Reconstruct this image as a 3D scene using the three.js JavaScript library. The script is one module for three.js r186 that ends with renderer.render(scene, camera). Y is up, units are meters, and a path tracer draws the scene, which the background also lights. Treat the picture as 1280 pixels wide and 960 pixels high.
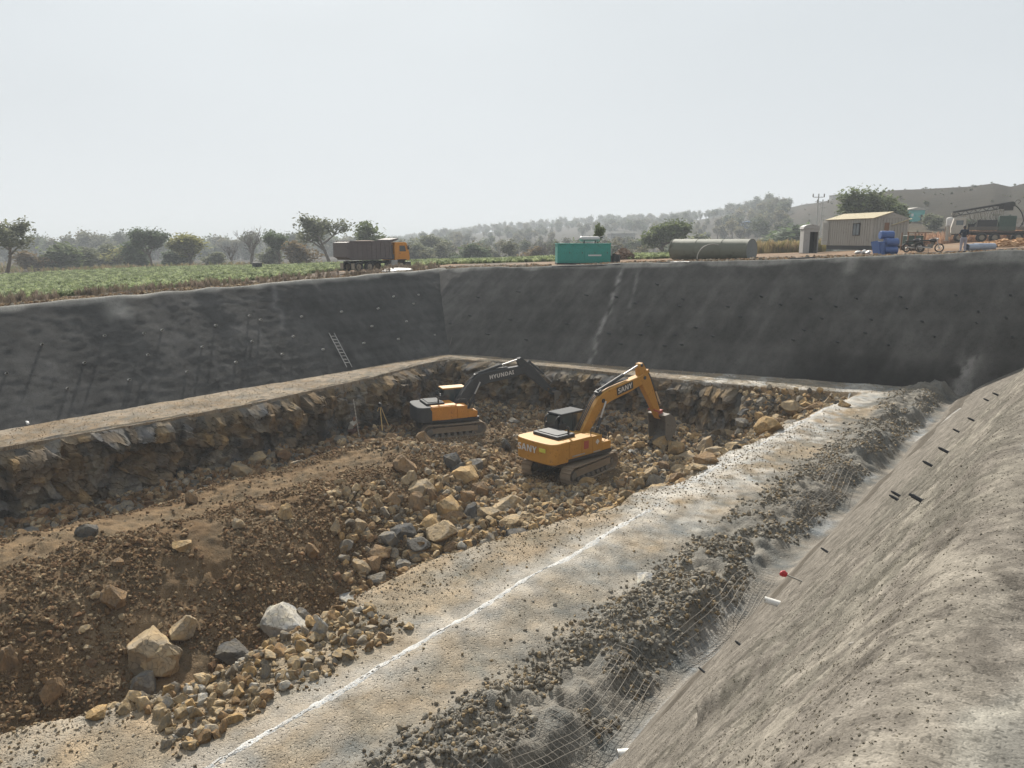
import * as THREE from 'three';
import { mergeGeometries, mergeVertices, toCreasedNormals } from 'three/addons/utils/BufferGeometryUtils.js';
import { RoundedBoxGeometry } from 'three/addons/geometries/RoundedBoxGeometry.js';
import { MarchingCubes } from 'three/addons/objects/MarchingCubes.js';
import { FontLoader } from 'three/addons/loaders/FontLoader.js';
import { TextGeometry } from 'three/addons/geometries/TextGeometry.js';

const hash2 = (x, y, s = 0) => { let h = Math.imul(x | 0, 374761393) ^ Math.imul(y | 0, 668265263) ^ Math.imul(s | 0, 1442695041); h = Math.imul(h ^ (h >>> 13), 1274126177); h ^= h >>> 16; return (h >>> 0) / 4294967296; };
const fade = (t) => t * t * (3 - 2 * t), mix = (a, b, k) => a + (b - a) * k, clamp = (v, a = 0, b = 1) => (v < a ? a : v > b ? b : v);
const smooth = (a, b, v) => fade(clamp((v - a) / (b - a)));

// ---------------------------------------------------------------- camera, sky, sun, exposure
// World: metres, y up, y = 0 at eye level. The pit's long axis runs along -z; x = 0 is the near crest under the camera.
const YAW = 0.6636, PITCH = -0.1885;
const scene = new THREE.Scene();
const camera = new THREE.PerspectiveCamera(54.0, 4 / 3, 0.1, 12000);
camera.rotation.order = 'YXZ';
camera.rotation.set(PITCH, YAW, 0);
camera.position.set(0, 0, 0);
scene.add(camera);

const SUN = new THREE.Vector3(-0.605, 0.60, -0.525).normalize();
{
  const w = 512, h = 256, d = new Float32Array(w * h * 4), v = new THREE.Vector3();
  for (let j = 0; j < h; j++) for (let i = 0; i < w; i++) {
    // the pixel's own direction: row j runs from the nadir up, column i round the horizon
    const el = ((j + 0.5) / h - 0.5) * Math.PI, az = ((i + 0.5) / w - 0.5) * 2 * Math.PI;
    v.set(Math.cos(az) * Math.cos(el), Math.sin(el), Math.sin(az) * Math.cos(el));
    const c = Math.max(-1, Math.min(1, v.dot(SUN))), ang = Math.acos(c);
    const e = Math.max(0, el), hz = Math.exp(-e / 0.16);
    const veil = 1 + 0.08 * fbm(az * 2.2 + 0.8 * fbm(az * 3, el * 9, 2, 8), el * 7, 4, 7) * smooth(0.02, 0.25, e);   // uneven haze
    let r = (0.352 + 0.11 * hz) * veil, g = (0.386 + 0.095 * hz) * veil, b = (0.414 + 0.085 * hz) * veil;      // milky haze, a little lighter at the horizon
    const glow = 0.19 * Math.exp(-ang / 0.6) + 0.32 * Math.exp(-ang / 0.16);      // aureole of the sun in the dust
    r += glow * 1.03; g += glow; b += glow * 0.93;
    const p = (j * w + i) * 4; d[p] = r; d[p + 1] = g; d[p + 2] = b; d[p + 3] = 1;
  }
  const t = new THREE.DataTexture(d, w, h, THREE.RGBAFormat, THREE.FloatType);
  t.mapping = THREE.EquirectangularReflectionMapping; t.magFilter = THREE.LinearFilter; t.minFilter = THREE.LinearFilter; t.needsUpdate = true;
  scene.background = t; scene.environment = t;
  scene.backgroundIntensity = 1; scene.environmentIntensity = 1;
}
const sun = new THREE.DirectionalLight(new THREE.Color(1.0, 0.945, 0.85), 5);
sun.position.set(0, -6, -30).addScaledVector(SUN, 150);
sun.target.position.set(0, -6, -30); scene.add(sun, sun.target);
sun.castShadow = true; sun.shadow.radius = 2.2; sun.shadow.mapSize.set(4096, 4096);
Object.assign(sun.shadow.camera, { left: -80, right: 80, top: 80, bottom: -80, near: 1, far: 400 });
scene.fog = new THREE.FogExp2(new THREE.Color(0.90, 0.95, 1.0), 0.0008);

const renderer = new THREE.WebGLRenderer({ antialias: true });
renderer.setSize(1024, 768);
renderer.toneMapping = THREE.LinearToneMapping;
renderer.toneMappingExposure = 1.6;
renderer.shadowMap.enabled = true;

// ---------------------------------------------------------------- helpers
function rngOf(seed) { let a = seed >>> 0; return () => { a = (a + 0x6d2b79f5) | 0; let t = Math.imul(a ^ (a >>> 15), 1 | a); t = (t + Math.imul(t ^ (t >>> 7), 61 | t)) ^ t; return ((t ^ (t >>> 14)) >>> 0) / 4294967296; }; }
const hash3 = (x, y, z, s = 0) => hash2(x + Math.imul(z | 0, 7919), y + Math.imul(z | 0, 104729), s);
function vn(x, y, s = 0) { const i = Math.floor(x), j = Math.floor(y), u = fade(x - i), v = fade(y - j); return mix(mix(hash2(i, j, s), hash2(i + 1, j, s), u), mix(hash2(i, j + 1, s), hash2(i + 1, j + 1, s), u), v) * 2 - 1; }
function fbm(x, y, o = 4, s = 0) { let r = 0, a = 0.5, f = 1; for (let k = 0; k < o; k++) { r += a * vn(x * f, y * f, s + k * 17); a *= 0.5; f *= 2.03; } return r; }
function table(tab, v) { if (v <= tab[0][0]) return tab[0][1]; for (let i = 1; i < tab.length; i++) if (v <= tab[i][0]) { const [a, p] = tab[i - 1], [b, q] = tab[i]; return mix(p, q, (v - a) / (b - a)); } return tab[tab.length - 1][1]; }
// nearest Worley cell in 2D: distances to the two nearest points and the cell's hash ids
function worley(x, y, s = 0) {
  const i0 = Math.floor(x), j0 = Math.floor(y); let d1 = 9, d2 = 9, ci = 0, cj = 0, px = 0, py = 0;
  for (let j = j0 - 1; j <= j0 + 1; j++) for (let i = i0 - 1; i <= i0 + 1; i++) {
    const qx = i + hash2(i, j, s), qy = j + hash2(i, j, s + 1), d = Math.hypot(qx - x, qy - y);
    if (d < d1) { d2 = d1; d1 = d; ci = i; cj = j; px = qx; py = qy; } else if (d < d2) d2 = d;
  }
  return { d1, d2, ci, cj, dx: x - px, dy: y - py };
}
// the same with square-ish cells, for jointed rock
function joints(x, y, s = 0) {
  const X = x + 0.22 * y, Y = y - 0.12 * x, i0 = Math.floor(X), j0 = Math.floor(Y); let d1 = 9, d2 = 9, ci = 0, cj = 0, px = 0, py = 0;
  for (let j = j0 - 1; j <= j0 + 1; j++) for (let i = i0 - 1; i <= i0 + 1; i++) { const qx = i + 0.1 + 0.8 * hash2(i, j, s), qy = j + 0.1 + 0.8 * hash2(i, j, s + 1), ax = Math.abs(qx - X), ay = Math.abs(qy - Y), d = Math.max(ax, ay) + 0.25 * Math.min(ax, ay); if (d < d1) { d2 = d1; d1 = d; ci = i; cj = j; px = qx; py = qy; } else if (d < d2) d2 = d; }
  return { d1, d2, ci, cj, dx: X - px, dy: Y - py };
}
const V3 = (x, y, z) => new THREE.Vector3(x, y, z);
const names = new Map();
function numbered(n) { const k = names.get(n) || 0; names.set(n, k + 1); return k ? n + '_' + String(k).padStart(3, '0') : n; }
function lit(o) { o.castShadow = true; o.receiveShadow = true; return o; }
function tag(o, label, category, group, kind) { if (label) o.userData.label = label; if (category) o.userData.category = category; if (group) o.userData.group = group; if (kind) o.userData.kind = kind; return o; }
function part(name, geo, mat, parent, label) { const m = lit(new THREE.Mesh(geo, mat)); m.name = name; if (label) m.userData.label = label; parent.add(m); return m; }
function thing(name, label, category, group, pos = [0, 0, 0], turn = 0) { const g = new THREE.Group(); g.name = numbered(name); tag(g, label, category, group); g.position.set(...pos); g.rotation.y = turn; scene.add(g); return g; }
function single(name, geo, mat, label, category, group) { const m = lit(new THREE.Mesh(geo, mat)); m.name = numbered(name); tag(m, label, category, group); scene.add(m); return m; }
function structure(name, geo, mat, label) { const m = lit(new THREE.Mesh(geo, mat)); m.name = numbered(name); tag(m, label, null, null, 'structure'); scene.add(m); return m; }
function copyOf(src, label) { const c = src.clone(); c.name = numbered(src.name.replace(/_\d{3}$/, '')); c.userData = { ...src.userData }; if (label) c.userData.label = label; scene.add(c); return c; }
// a place on the ground plan from a column of the view and a distance ahead of the camera
const SY = Math.sin(YAW), CY = Math.cos(YAW), SP = Math.sin(PITCH), CP = Math.cos(PITCH), FPX = 942;
function rayDir(u, v) { const x = (u - 640) / FPX, y = -(v - 480) / FPX, Y = y * CP + SP, F = CP - y * SP; return V3(x * CY - F * SY, Y, -x * SY - F * CY); }
function ahead(u, depth, y = -1.5) { const x = (u - 640) / FPX * (depth * CP + y * SP); return V3(x * CY - depth * SY, y, -x * SY - depth * CY); }

// textures: neutral multipliers round 1 (colour comes from the vertices) and a height map for the bump
function dataTex(n, f, srgb, rep) {
  const d = new Uint8Array(n * n * 4);
  for (let j = 0; j < n; j++) for (let i = 0; i < n; i++) { const c = f(i / n, j / n), p = (j * n + i) * 4; for (let k = 0; k < 3; k++) d[p + k] = clamp(c[k] ?? c[0]) * 255; d[p + 3] = 255; }
  const t = new THREE.DataTexture(d, n, n); t.wrapS = t.wrapT = THREE.RepeatWrapping; t.magFilter = THREE.LinearFilter; t.minFilter = THREE.LinearMipmapLinearFilter; t.generateMipmaps = true;
  if (srgb) t.colorSpace = THREE.SRGBColorSpace; if (rep) t.repeat.set(rep, rep); t.needsUpdate = true; return t;
}
// tileable noise on the unit square
function tvn(x, y, n, s) { const i = Math.floor(x * n), j = Math.floor(y * n), u = fade(x * n - i), v = fade(y * n - j), m = (a) => ((a % n) + n) % n; return mix(mix(hash2(m(i), m(j), s), hash2(m(i + 1), m(j), s), u), mix(hash2(m(i), m(j + 1), s), hash2(m(i + 1), m(j + 1), s), u), v); }
function tfbm(x, y, n, o, s) { let r = 0, a = 0.5, t = 0; for (let k = 0; k < o; k++) { r += a * tvn(x, y, n << k, s + k * 31); t += a; a *= 0.55; } return r / t; }
function tworley(x, y, n, s) { const X = x * n, Y = y * n, i0 = Math.floor(X), j0 = Math.floor(Y), m = (a) => ((a % n) + n) % n; let d1 = 9, d2 = 9, id = 0; for (let j = j0 - 1; j <= j0 + 1; j++) for (let i = i0 - 1; i <= i0 + 1; i++) { const a = m(i), b = m(j), d = Math.hypot(i + hash2(a, b, s) - X, j + hash2(a, b, s + 1) - Y); if (d < d1) { d2 = d1; d1 = d; id = hash2(a, b, s + 2); } else if (d < d2) d2 = d; } return [d1, d2, id]; }
function layered(n, f, bump) {    // returns colour and bump maps computed together
  const col = new Uint8Array(n * n * 4), hgt = new Uint8Array(n * n * 4);
  for (let j = 0; j < n; j++) for (let i = 0; i < n; i++) { const o = f(i / n, j / n), p = (j * n + i) * 4; for (let k = 0; k < 3; k++) { col[p + k] = clamp(o.c[k] + 0.19) * 255; hgt[p + k] = clamp(o.h) * 255; } col[p + 3] = hgt[p + 3] = 255; }
  const mk = (d, srgb) => { const t = new THREE.DataTexture(d, n, n); t.wrapS = t.wrapT = THREE.RepeatWrapping; t.magFilter = THREE.LinearFilter; t.minFilter = THREE.LinearMipmapLinearFilter; t.generateMipmaps = true; if (srgb) t.colorSpace = THREE.SRGBColorSpace; t.needsUpdate = true; return t; };
  return { map: mk(col, true), bump: mk(hgt, false) };
}
const TEX = {
  gravel: layered(1024, (x, y) => {   // 2.5 m tile: pebbles in grit
    const a = tworley(x, y, 90, 3), b = tworley(x, y, 38, 9), n = tfbm(x, y, 6, 6, 5), peb = smooth(0.45, 0.2, a[0]), big = b[2] > 0.72 ? smooth(0.42, 0.25, b[0]) : 0;
    let v = 0.70 + 0.22 * (n - 0.5) + peb * (a[2] - 0.45) * 0.36; v = mix(v, 0.66 + 0.3 * (b[2] - 0.72) / 0.28, big * 0.8);
    const w = (a[2] - 0.5) * 0.05; return { c: [v + w, v, v - w], h: 0.3 + 0.3 * n + 0.22 * peb + 0.3 * big };
  }),
  soil: layered(1024, (x, y) => {     // 3 m tile: crumbs and grit of every size
    const a = tworley(x, y, 38, 13), b = tworley(x, y, 90, 19), n = tfbm(x, y, 5, 8, 15), f = tvn(x, y, 300, 16), g = tvn(x, y, 180, 17);
    const big = a[2] > 0.55 ? smooth(0.42, 0.18, a[0]) : 0, small = b[2] > 0.35 ? smooth(0.42, 0.12, b[0]) : 0;
    const v = 0.70 + 0.34 * (n - 0.5) + 0.16 * (f - 0.5) + 0.12 * (g - 0.5) + big * (a[2] - 0.72) * 0.5 + small * (b[2] - 0.6) * 0.4; const w = (n - 0.5) * 0.10;
    return { c: [v + w, v, v - w], h: 0.2 + 0.3 * n + 0.10 * f + 0.10 * g + 0.3 * big * a[2] + 0.16 * small * b[2] };
  }),
  crete: layered(1024, (x, y) => {    // 2 m tile: sprayed concrete, grit of mixed sizes
    const n = tfbm(x, y, 5, 8, 25), m = tfbm(x, y, 3, 3, 27), f = tvn(x, y, 340, 28), g = tvn(x, y, 170, 29), d = tvn(x, y, 110, 30);
    const grit = smooth(0.62, 0.9, g), pit = smooth(0.70, 0.95, d);
    const v = 0.70 + 0.26 * (n - 0.5) + 0.10 * (m - 0.5) + 0.20 * (f - 0.5) + 0.14 * grit - 0.20 * pit;
    return { c: [v, v, v], h: 0.35 + 0.35 * (n - 0.5) + 0.18 * f + 0.25 * grit - 0.15 * pit };
  }),
  rock: layered(1024, (x, y) => {     // 2 m tile: broken basalt faces, thin stains and cracks
    const n = tfbm(x, y, 4, 8, 35), m = tfbm(x, y + 0.13 * n, 3, 4, 37), c = tworley(x + 0.02 * n, y, 9, 39), crack = smooth(0.05, 0.0, c[1] - c[0]);
    const v = 0.70 + 0.40 * (n - 0.5) + 0.25 * (m - 0.5) - 0.16 * crack; const w = (m - 0.5) * 0.22;
    return { c: [v + w, v + w * 0.3, v - w], h: 0.25 + 0.6 * n - 0.25 * crack };
  }),
};
const rep = (t, k) => { const c = t.clone(); c.repeat.set(k, k); c.needsUpdate = true; return c; };
const groundMat = (tx, tile, bump, rough = 0.95) => new THREE.MeshPhysicalMaterial({ specularIntensity: 0.15, vertexColors: true, map: rep(TEX[tx].map, 1 / tile), bumpMap: rep(TEX[tx].bump, 1 / tile), bumpScale: bump, roughness: rough, side: THREE.DoubleSide });
const MAT = {
  gravel: groundMat('gravel', 2.5, 0.035), soil: groundMat('soil', 3, 0.06), crete: groundMat('crete', 2.0, 0.05), nearCrete: groundMat('crete', 1.8, 0.007), rock: groundMat('rock', 2.0, 0.07), field: groundMat('soil', 7, 0.1),
};
// ribbon or grid mesh from a function of two indices; f returns [x, y, z, r, g, b, u, v]
function gridGeo(nu, nv, f, keep) {
  const pos = new Float32Array(nu * nv * 3), col = new Float32Array(nu * nv * 3), uv = new Float32Array(nu * nv * 2), idx = [];
  for (let j = 0; j < nv; j++) for (let i = 0; i < nu; i++) { const o = f(i, j), k = j * nu + i; pos.set([o[0], o[1], o[2]], k * 3); col.set([o[3], o[4], o[5]], k * 3); uv.set([o[6], o[7]], k * 2); }
  for (let j = 0; j < nv - 1; j++) for (let i = 0; i < nu - 1; i++) { if (keep && !keep(i, j)) continue; const a = j * nu + i, b = a + 1, c = a + nu, d = c + 1; idx.push(a, b, d, a, d, c); }
  const g = new THREE.BufferGeometry(); g.setAttribute('position', new THREE.BufferAttribute(pos, 3)); g.setAttribute('color', new THREE.BufferAttribute(col, 3)); g.setAttribute('uv', new THREE.BufferAttribute(uv, 2)); g.setIndex(idx); g.computeVertexNormals(); return g;
}
// ---------------------------------------------------------------- the lie of the land, in pit coordinates: s metres along the pit, t metres across it to the left
const LEVEL = -8.3, FLOOR = -11.7;
const softmin = (a, b, k) => { const h = clamp(0.5 + 0.5 * (b - a) / k); return mix(b, a, h) - k * h * (1 - h); };
const HILL = [[-400, 322], [0, 322], [300, 320], [440, 312], [500, 304], [560, 296], [620, 290], [700, 285], [800, 281], [860, 278], [930, 270], [1000, 263], [1060, 254], [1110, 249], [1160, 249], [1200, 249], [1235, 247], [1255, 251], [1290, 246], [1400, 242], [1700, 262], [2400, 300]];
const RIDGE = [[-400, 950], [300, 980], [620, 1000], [760, 960], [880, 800], [1000, 480], [1100, 280], [2400, 270]];
function viewOf(s, t) { const x = -t, z = -s, F = -x * SY - z * CY, R = x * CY - z * SY; return { F, u: F > 1 ? 640 + FPX * R / (F * CP) : (R > 0 ? 3000 : -3000), r: Math.hypot(s, t) }; }
function plain(s, t) { return -2.23 - 0.036 * Math.max(-20, Math.min(t, 95)) + 0.03 * softmin(Math.max(-5, s), 62, 12); }
function ground(s, t) {            // everything outside the pit
  let y = plain(s, t); const { u, r } = viewOf(s, t);
  y += 0.05 * fbm(s * 0.5, t * 0.5, 3, 71) + 0.10 * fbm(s * 0.09, t * 0.09, 2, 73);
  y += 0.5 * smooth(60, 82, s) * smooth(22, 10, t) * (t > -60 ? 1 : 0);
  if (r > 105) {
    y = mix(y, -6.5 + 1.2 * fbm(s * 0.01, t * 0.01, 2, 75), smooth(105, 190, r));
    const px = table(HILL, clamp(u, -399, 2399)), R = table(RIDGE, clamp(u, -399, 2399)), top = (300 - px) / FPX * R * 1.02;
    const rise = smooth(Math.min(170, R * 0.35), R, r) * (1 - 0.75 * smooth(R * 1.2, R * 2.4, r));
    y += (top + 6.5) * rise * (1 + 0.05 * fbm(s * 0.02, t * 0.02, 3, 77)) + rise * 2.2 * fbm(s * 0.012, t * 0.012, 3, 79);
  }
  return y;
}
const rightFoot = (s) => 5.2 + 0.12 * vn(s * 0.4, 1.7, 5), leftFoot = (s) => 37.8 + 0.15 * vn(s * 0.2, 3.3, 6);
const farFoot = (t) => 48.2 - (t - 5.2) * 0.2242 + 0.15 * vn(t * 0.25, 8.1, 7);
const leftRim = (s) => 43.6 + 0.14 * vn(s * 0.3, 0.5, 8) + 0.25 * vn(s * 0.07, 0.5, 9), farRim = (t) => 53.9 - (t - 3.9) * 0.205 + 0.16 * vn(t * 0.33, 2.5, 10) + 0.4 * vn(t * 0.06, 2.5, 11);
const NEAR_EDGE = [[-6, 15.5], [-1, 15], [3.7, 14.0], [5.3, 13.3], [7.7, 12.6], [10.6, 13.0], [14, 13.2], [16.3, 12.6], [18, 12.1], [20.5, 11.5], [23, 11.0], [29, 11.0], [34.7, 10.7], [40, 10.3], [44.3, 10.1]];
const FAR_EDGE = [[8, 44.6], [10, 44.3], [13, 43], [17.2, 41.8], [22, 41.3], [28, 40.7], [33, 40.2], [36, 38.8], [40, 38]];
const LEFT_EDGE = [[-6, 34.9], [10, 34.7], [14, 34.4], [21, 34.0], [27, 34.5], [31, 35.0], [36, 36.0], [40, 36.2]];
const PADS = [[31.1, 20.5, -11.66], [33.8, 31.4, -11.85]];     // trodden level where the excavators stand
const onPad = (s, t, d = 2.3) => PADS.some(([a, b]) => Math.hypot(s - a, t - b) < d);
function pitFloor(s, t) {           // inside the lower cut: flat digging floor, a haul ramp, the trough beside it
  let y = FLOOR + 0.22 * fbm(s * 0.35, t * 0.35, 3, 21);
  const ramp = smooth(33, 25, s), tw = t + 0.5 * vn(s * 0.15, 0, 22);
  const crest = smooth(20.0, 25.6, tw) * smooth(31.8, 28.8, tw);
  y += ramp * crest * (1.45 + 0.3 * fbm(s * 0.2, t * 0.4, 2, 23));
  const dip = smooth(24.5, 18.5, tw) * smooth(25, 17, s);
  y -= dip * 1.4;
  y += 0.5 * smooth(31.4, 33.8, t) * smooth(35, 27, s) * (1 + fbm(s * 0.6, t * 0.6, 2, 24));   // rubble bank under the left face
  y += 0.7 * smooth(37.2, 40.6, s + 0.02 * t) * (1 + 0.6 * fbm(s * 0.5, t * 0.5, 2, 25)) * smooth(36, 33, t);
  y += 0.26 * fbm(s * 1.1, t * 1.1, 5, 26) * (1 - 0.75 * ramp * crest) + 0.06 * vn(s * 4.2, t * 4.2, 27) + 0.03 * vn(s * 9, t * 9, 28);
  for (const [a, b, h] of PADS) y = mix(h, y, smooth(2.2, 4.0, Math.hypot(s - a, t - b)));
  return y;
}
function benchTop(s, t) {
  let y = LEVEL + 0.06 * fbm(s * 0.25, t * 0.25, 2, 31) + 0.035 * fbm(s * 1.1, t * 1.1, 3, 32);
  const f = rightFoot(s), w = t - f;                          // sand fillet, trench, and the bank of grey spoil along the right slope
  if (w < 5) {
    const crestAt = 2.15 + 0.45 * vn(s * 0.22, 2, 33), lump = smooth(0.4, 1.5, w) * smooth(crestAt + 1.5, crestAt - 0.1, w);
    y += lump * (0.16 + 0.26 * vn(s * 0.35, 4, 34) + 0.42 * Math.max(0, fbm(s * 0.9, t * 0.9, 4, 35)) + 0.14 * vn(s * 3.1, t * 3.1, 36) + 0.07 * vn(s * 7.7, t * 7.7, 37));
    y -= 0.28 * smooth(1.7, 0.7, w) * smooth(-0.4, 0.5, w) * (1 + 0.4 * vn(s * 0.6, 9, 38));
    y += 0.5 * Math.pow(clamp((0.6 - w) / 1.1), 1.6) * (0.6 + 0.9 * Math.max(0, vn(s * 0.38, 5, 39)));
  }
  y += 0.05 * smooth(9.2, 10.0, t) * smooth(11.0, 10.3, t) * (0.6 + vn(s * 0.5, t, 40)) * (t < 15 ? 1 : 0);
  return y;
}
function inside(s, t) { const a = t - table(NEAR_EDGE, s) - 0.3 * vn(s * 0.5, 3, 41) - 0.12 * vn(s * 2.1, 3, 42), b = table(LEFT_EDGE, s) - t, c = table(FAR_EDGE, t) - s; return { a, b, c }; }
function pit(s, t) {                // benches and the lower cut
  const top = benchTop(s, t), { a, b, c } = inside(s, t);
  if (a <= 0 || b <= 0 || c <= 0) return top;
  let y = top;
  const fl = pitFloor(s, t);
  const corner = smooth(22, 12, t) * smooth(24, 33, s);       // the loose bank at the right end lies flatter
  const slopeNear = mix(0.95, 0.62, corner) * a + 0.1 * fbm(s * 0.8, t * 0.8, 3, 43);
  const slopeFar = mix(30, 0.66, smooth(20.5, 15, t)) * c;
  let drop = Math.min(slopeNear, b * 30, slopeFar) ;
  drop += 0.35 * fbm(s * 0.7, t * 0.7, 3, 44) * smooth(0, 1.2, drop) * 0.6;
  y = Math.max(top - Math.max(0, drop), fl) ;
  const near = Math.abs(top - drop - fl); if (near < 0.6) y += 0.25 * (0.6 - near) * (0.6 - near);
  return y;
}
function normalAt(f, s, t, e = 0.12) { const a = (f(s + e, t) - f(s - e, t)) / (2 * e), b = (f(s, t + e) - f(s, t - e)) / (2 * e); return V3(b, 1, a).normalize(); }   // x = -t, z = -s
// where a line of sight meets the pit's own ground
function hitPit(u, v) { const d = rayDir(u, v); let a = 5, y0 = 1; for (let q = 5; q < 90; q += 0.12) { const y = d.y * q - pit(-d.z * q, -d.x * q); if (y <= 0) { let lo = a, hi = q; for (let k = 0; k < 12; k++) { const m = (lo + hi) / 2; if (d.y * m - pit(-d.z * m, -d.x * m) > 0) lo = m; else hi = m; } return { s: -d.z * hi, t: -d.x * hi, q: hi }; } a = q; y0 = y; } return null; }

// ---------------------------------------------------------------- floor of the pit
const mix3 = (a, b, k) => [mix(a[0], b[0], k), mix(a[1], b[1], k), mix(a[2], b[2], k)];
const LIME_T = (s) => 10.35 + 0.16 * vn(s * 0.13, 7, 51) + 0.08 * vn(s * 0.5, 7, 52) + 0.05 * Math.sin(s * 0.3);
const C = { tan: [0.39, 0.322, 0.236], ochre: [0.44, 0.315, 0.18], greyg: [0.38, 0.355, 0.31], spoil: [0.27, 0.255, 0.225], sand: [0.30, 0.275, 0.24], earth: [0.165, 0.108, 0.058], path: [0.245, 0.172, 0.10], rubble: [0.24, 0.175, 0.108], lime: [0.68, 0.66, 0.62], pale: [0.38, 0.325, 0.26], rust: [0.185, 0.115, 0.07] };
function pitColour(s, t) {
  const { a, b, c } = inside(s, t), n1 = fbm(s * 0.45, t * 0.45, 4, 61), n2 = fbm(s * 1.4 + 5, t * 1.4, 3, 62), n3 = fbm(s * 3.7, t * 3.7, 3, 63);
  let k;
  if (a > 0 && b > 0 && c > 0) {
    k = mix3(C.earth, C.rubble, clamp(0.35 + 1.3 * n1));
    const tw = t + 0.5 * vn(s * 0.15, 0, 22);
    k = mix3(k, C.path, smooth(34, 27, s) * smooth(26.2, 27.0, tw + 0.9 * n2) * smooth(28.9, 28.2, tw + 0.9 * n2) * 0.85);
    k = mix3(k, C.path, smooth(24, 30, s) * smooth(20, 24, t) * 0.35);
    k = mix3(k, C.rust, smooth(30.4, 32.4, t + n2) * smooth(24, 14, s) * 0.7);
    k = mix3(k, C.tan, smooth(1.3, 0.1, a + 0.8 * n2) * 0.8);
  } else {
    k = mix3(C.tan, C.greyg, clamp(0.45 + 1.5 * n1));
    if (t < 20) {
      k = mix3(k, C.ochre, smooth(0.02, 0.34, fbm(s * 0.18 + 9, t * 0.6, 4, 64)) * 0.52 * smooth(8.0, 8.8, t + n2));
      const d = Math.abs(t - LIME_T(s)), far = smooth(14, 27, s);
      k = mix3(k, C.greyg, smooth(1.2, 0.3, d + n2) * 0.6);
      k = mix3(k, C.lime, smooth(0.62, 0.0, d + 0.9 * n2 + 0.5 * n3 - 0.35 * far) * (0.30 + 0.35 * far));
      k = mix3(k, C.lime, far * smooth(0.0, 0.26, fbm(s * 0.4, t * 0.9, 4, 66) + 0.4 * n3) * smooth(7.8, 9.2, t) * 0.6);
      const w = t - rightFoot(s);
      k = mix3(k, C.spoil, smooth(3.9, 2.5, w + 1.4 * n2));
      k = mix3(k, C.sand, smooth(1.0, 0.3, w + 0.5 * n2));
      k = mix3(k, [0.5, 0.5, 0.49], smooth(0.15, 0.4, fbm(s * 0.35, t * 1.5, 3, 67)) * smooth(1.2, 0.6, w) * 0.6);
    } else k = mix3(mix3(C.pale, C.tan, clamp(0.4 + n2)), C.rubble, smooth(-0.05, 0.3, n1 + n3) * 0.7);
  }
  const v = (a > 0.3 && b > 0 && c > 0 ? 0.80 : 0.76) + 0.34 * n3; return [k[0] * v, k[1] * v, k[2] * v];
}
{
  const S0 = -5, T0 = 3.2, step = 0.085, nu = Math.ceil((41.5 - T0) / step), nv = Math.ceil((50.5 - S0) / step);
  const g = gridGeo(nu, nv, (i, j) => { const s = S0 + j * step, t = T0 + i * step; const k = pitColour(s, t); return [-t, pit(s, t), -s, ...k, t, s]; },
    (i, j) => { const s = S0 + j * step, t = T0 + i * step; return s < farFoot(t) + 1.5; });
  structure('pit_ground', g, MAT.soil, 'benches and floor of the excavation');
}
// lime line: a ragged low ribbon of powder along the bench
{
  const r = rngOf(5), crumbs = [];
  const N = 900, M = 9, alongS = (i) => 3.2 + (44 - 3.2) * i / (N - 1);
  const g = gridGeo(M, N, (i, j) => {
    const s = alongS(j), c = LIME_T(s), half = 0.085 + 0.05 * vn(s * 1.3, 1, 53) + 0.035 * vn(s * 6, 1, 54) + 0.02 * smooth(15, 30, s);
    const q = (i / (M - 1)) * 2 - 1, t = c + q * half + 0.02 * vn(s * 14, i * 2.2, 55), y = pit(s, t) + 0.02 * (1 - q * q) - 0.008;
    const v = 0.58 + 0.12 * vn(s * 5, i, 56); return [-t, y, -s, v, v * 0.985, v * 0.95, t, s];
  }, (i, j) => { const s = alongS(j); return fbm(s * 0.9, 3.3, 3, 57) + 0.35 * vn(s * 11, i * 3.1, 257) > -0.2 && vn(s * 7, i * 1.7, 58) > -0.72; });
  structure('lime_line', g, MAT.gravel, 'white lime marking line along the near bench');
}

// ---------------------------------------------------------------- sprayed slopes
function slopeGeo(nu, nv, along, prof) { return gridGeo(nu, nv, (i, j) => { const a = along(i); return prof(a, j / (nv - 1), i, j); }); }
const ringMask = (d, w) => Math.exp(-d * d / (w * w));
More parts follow.
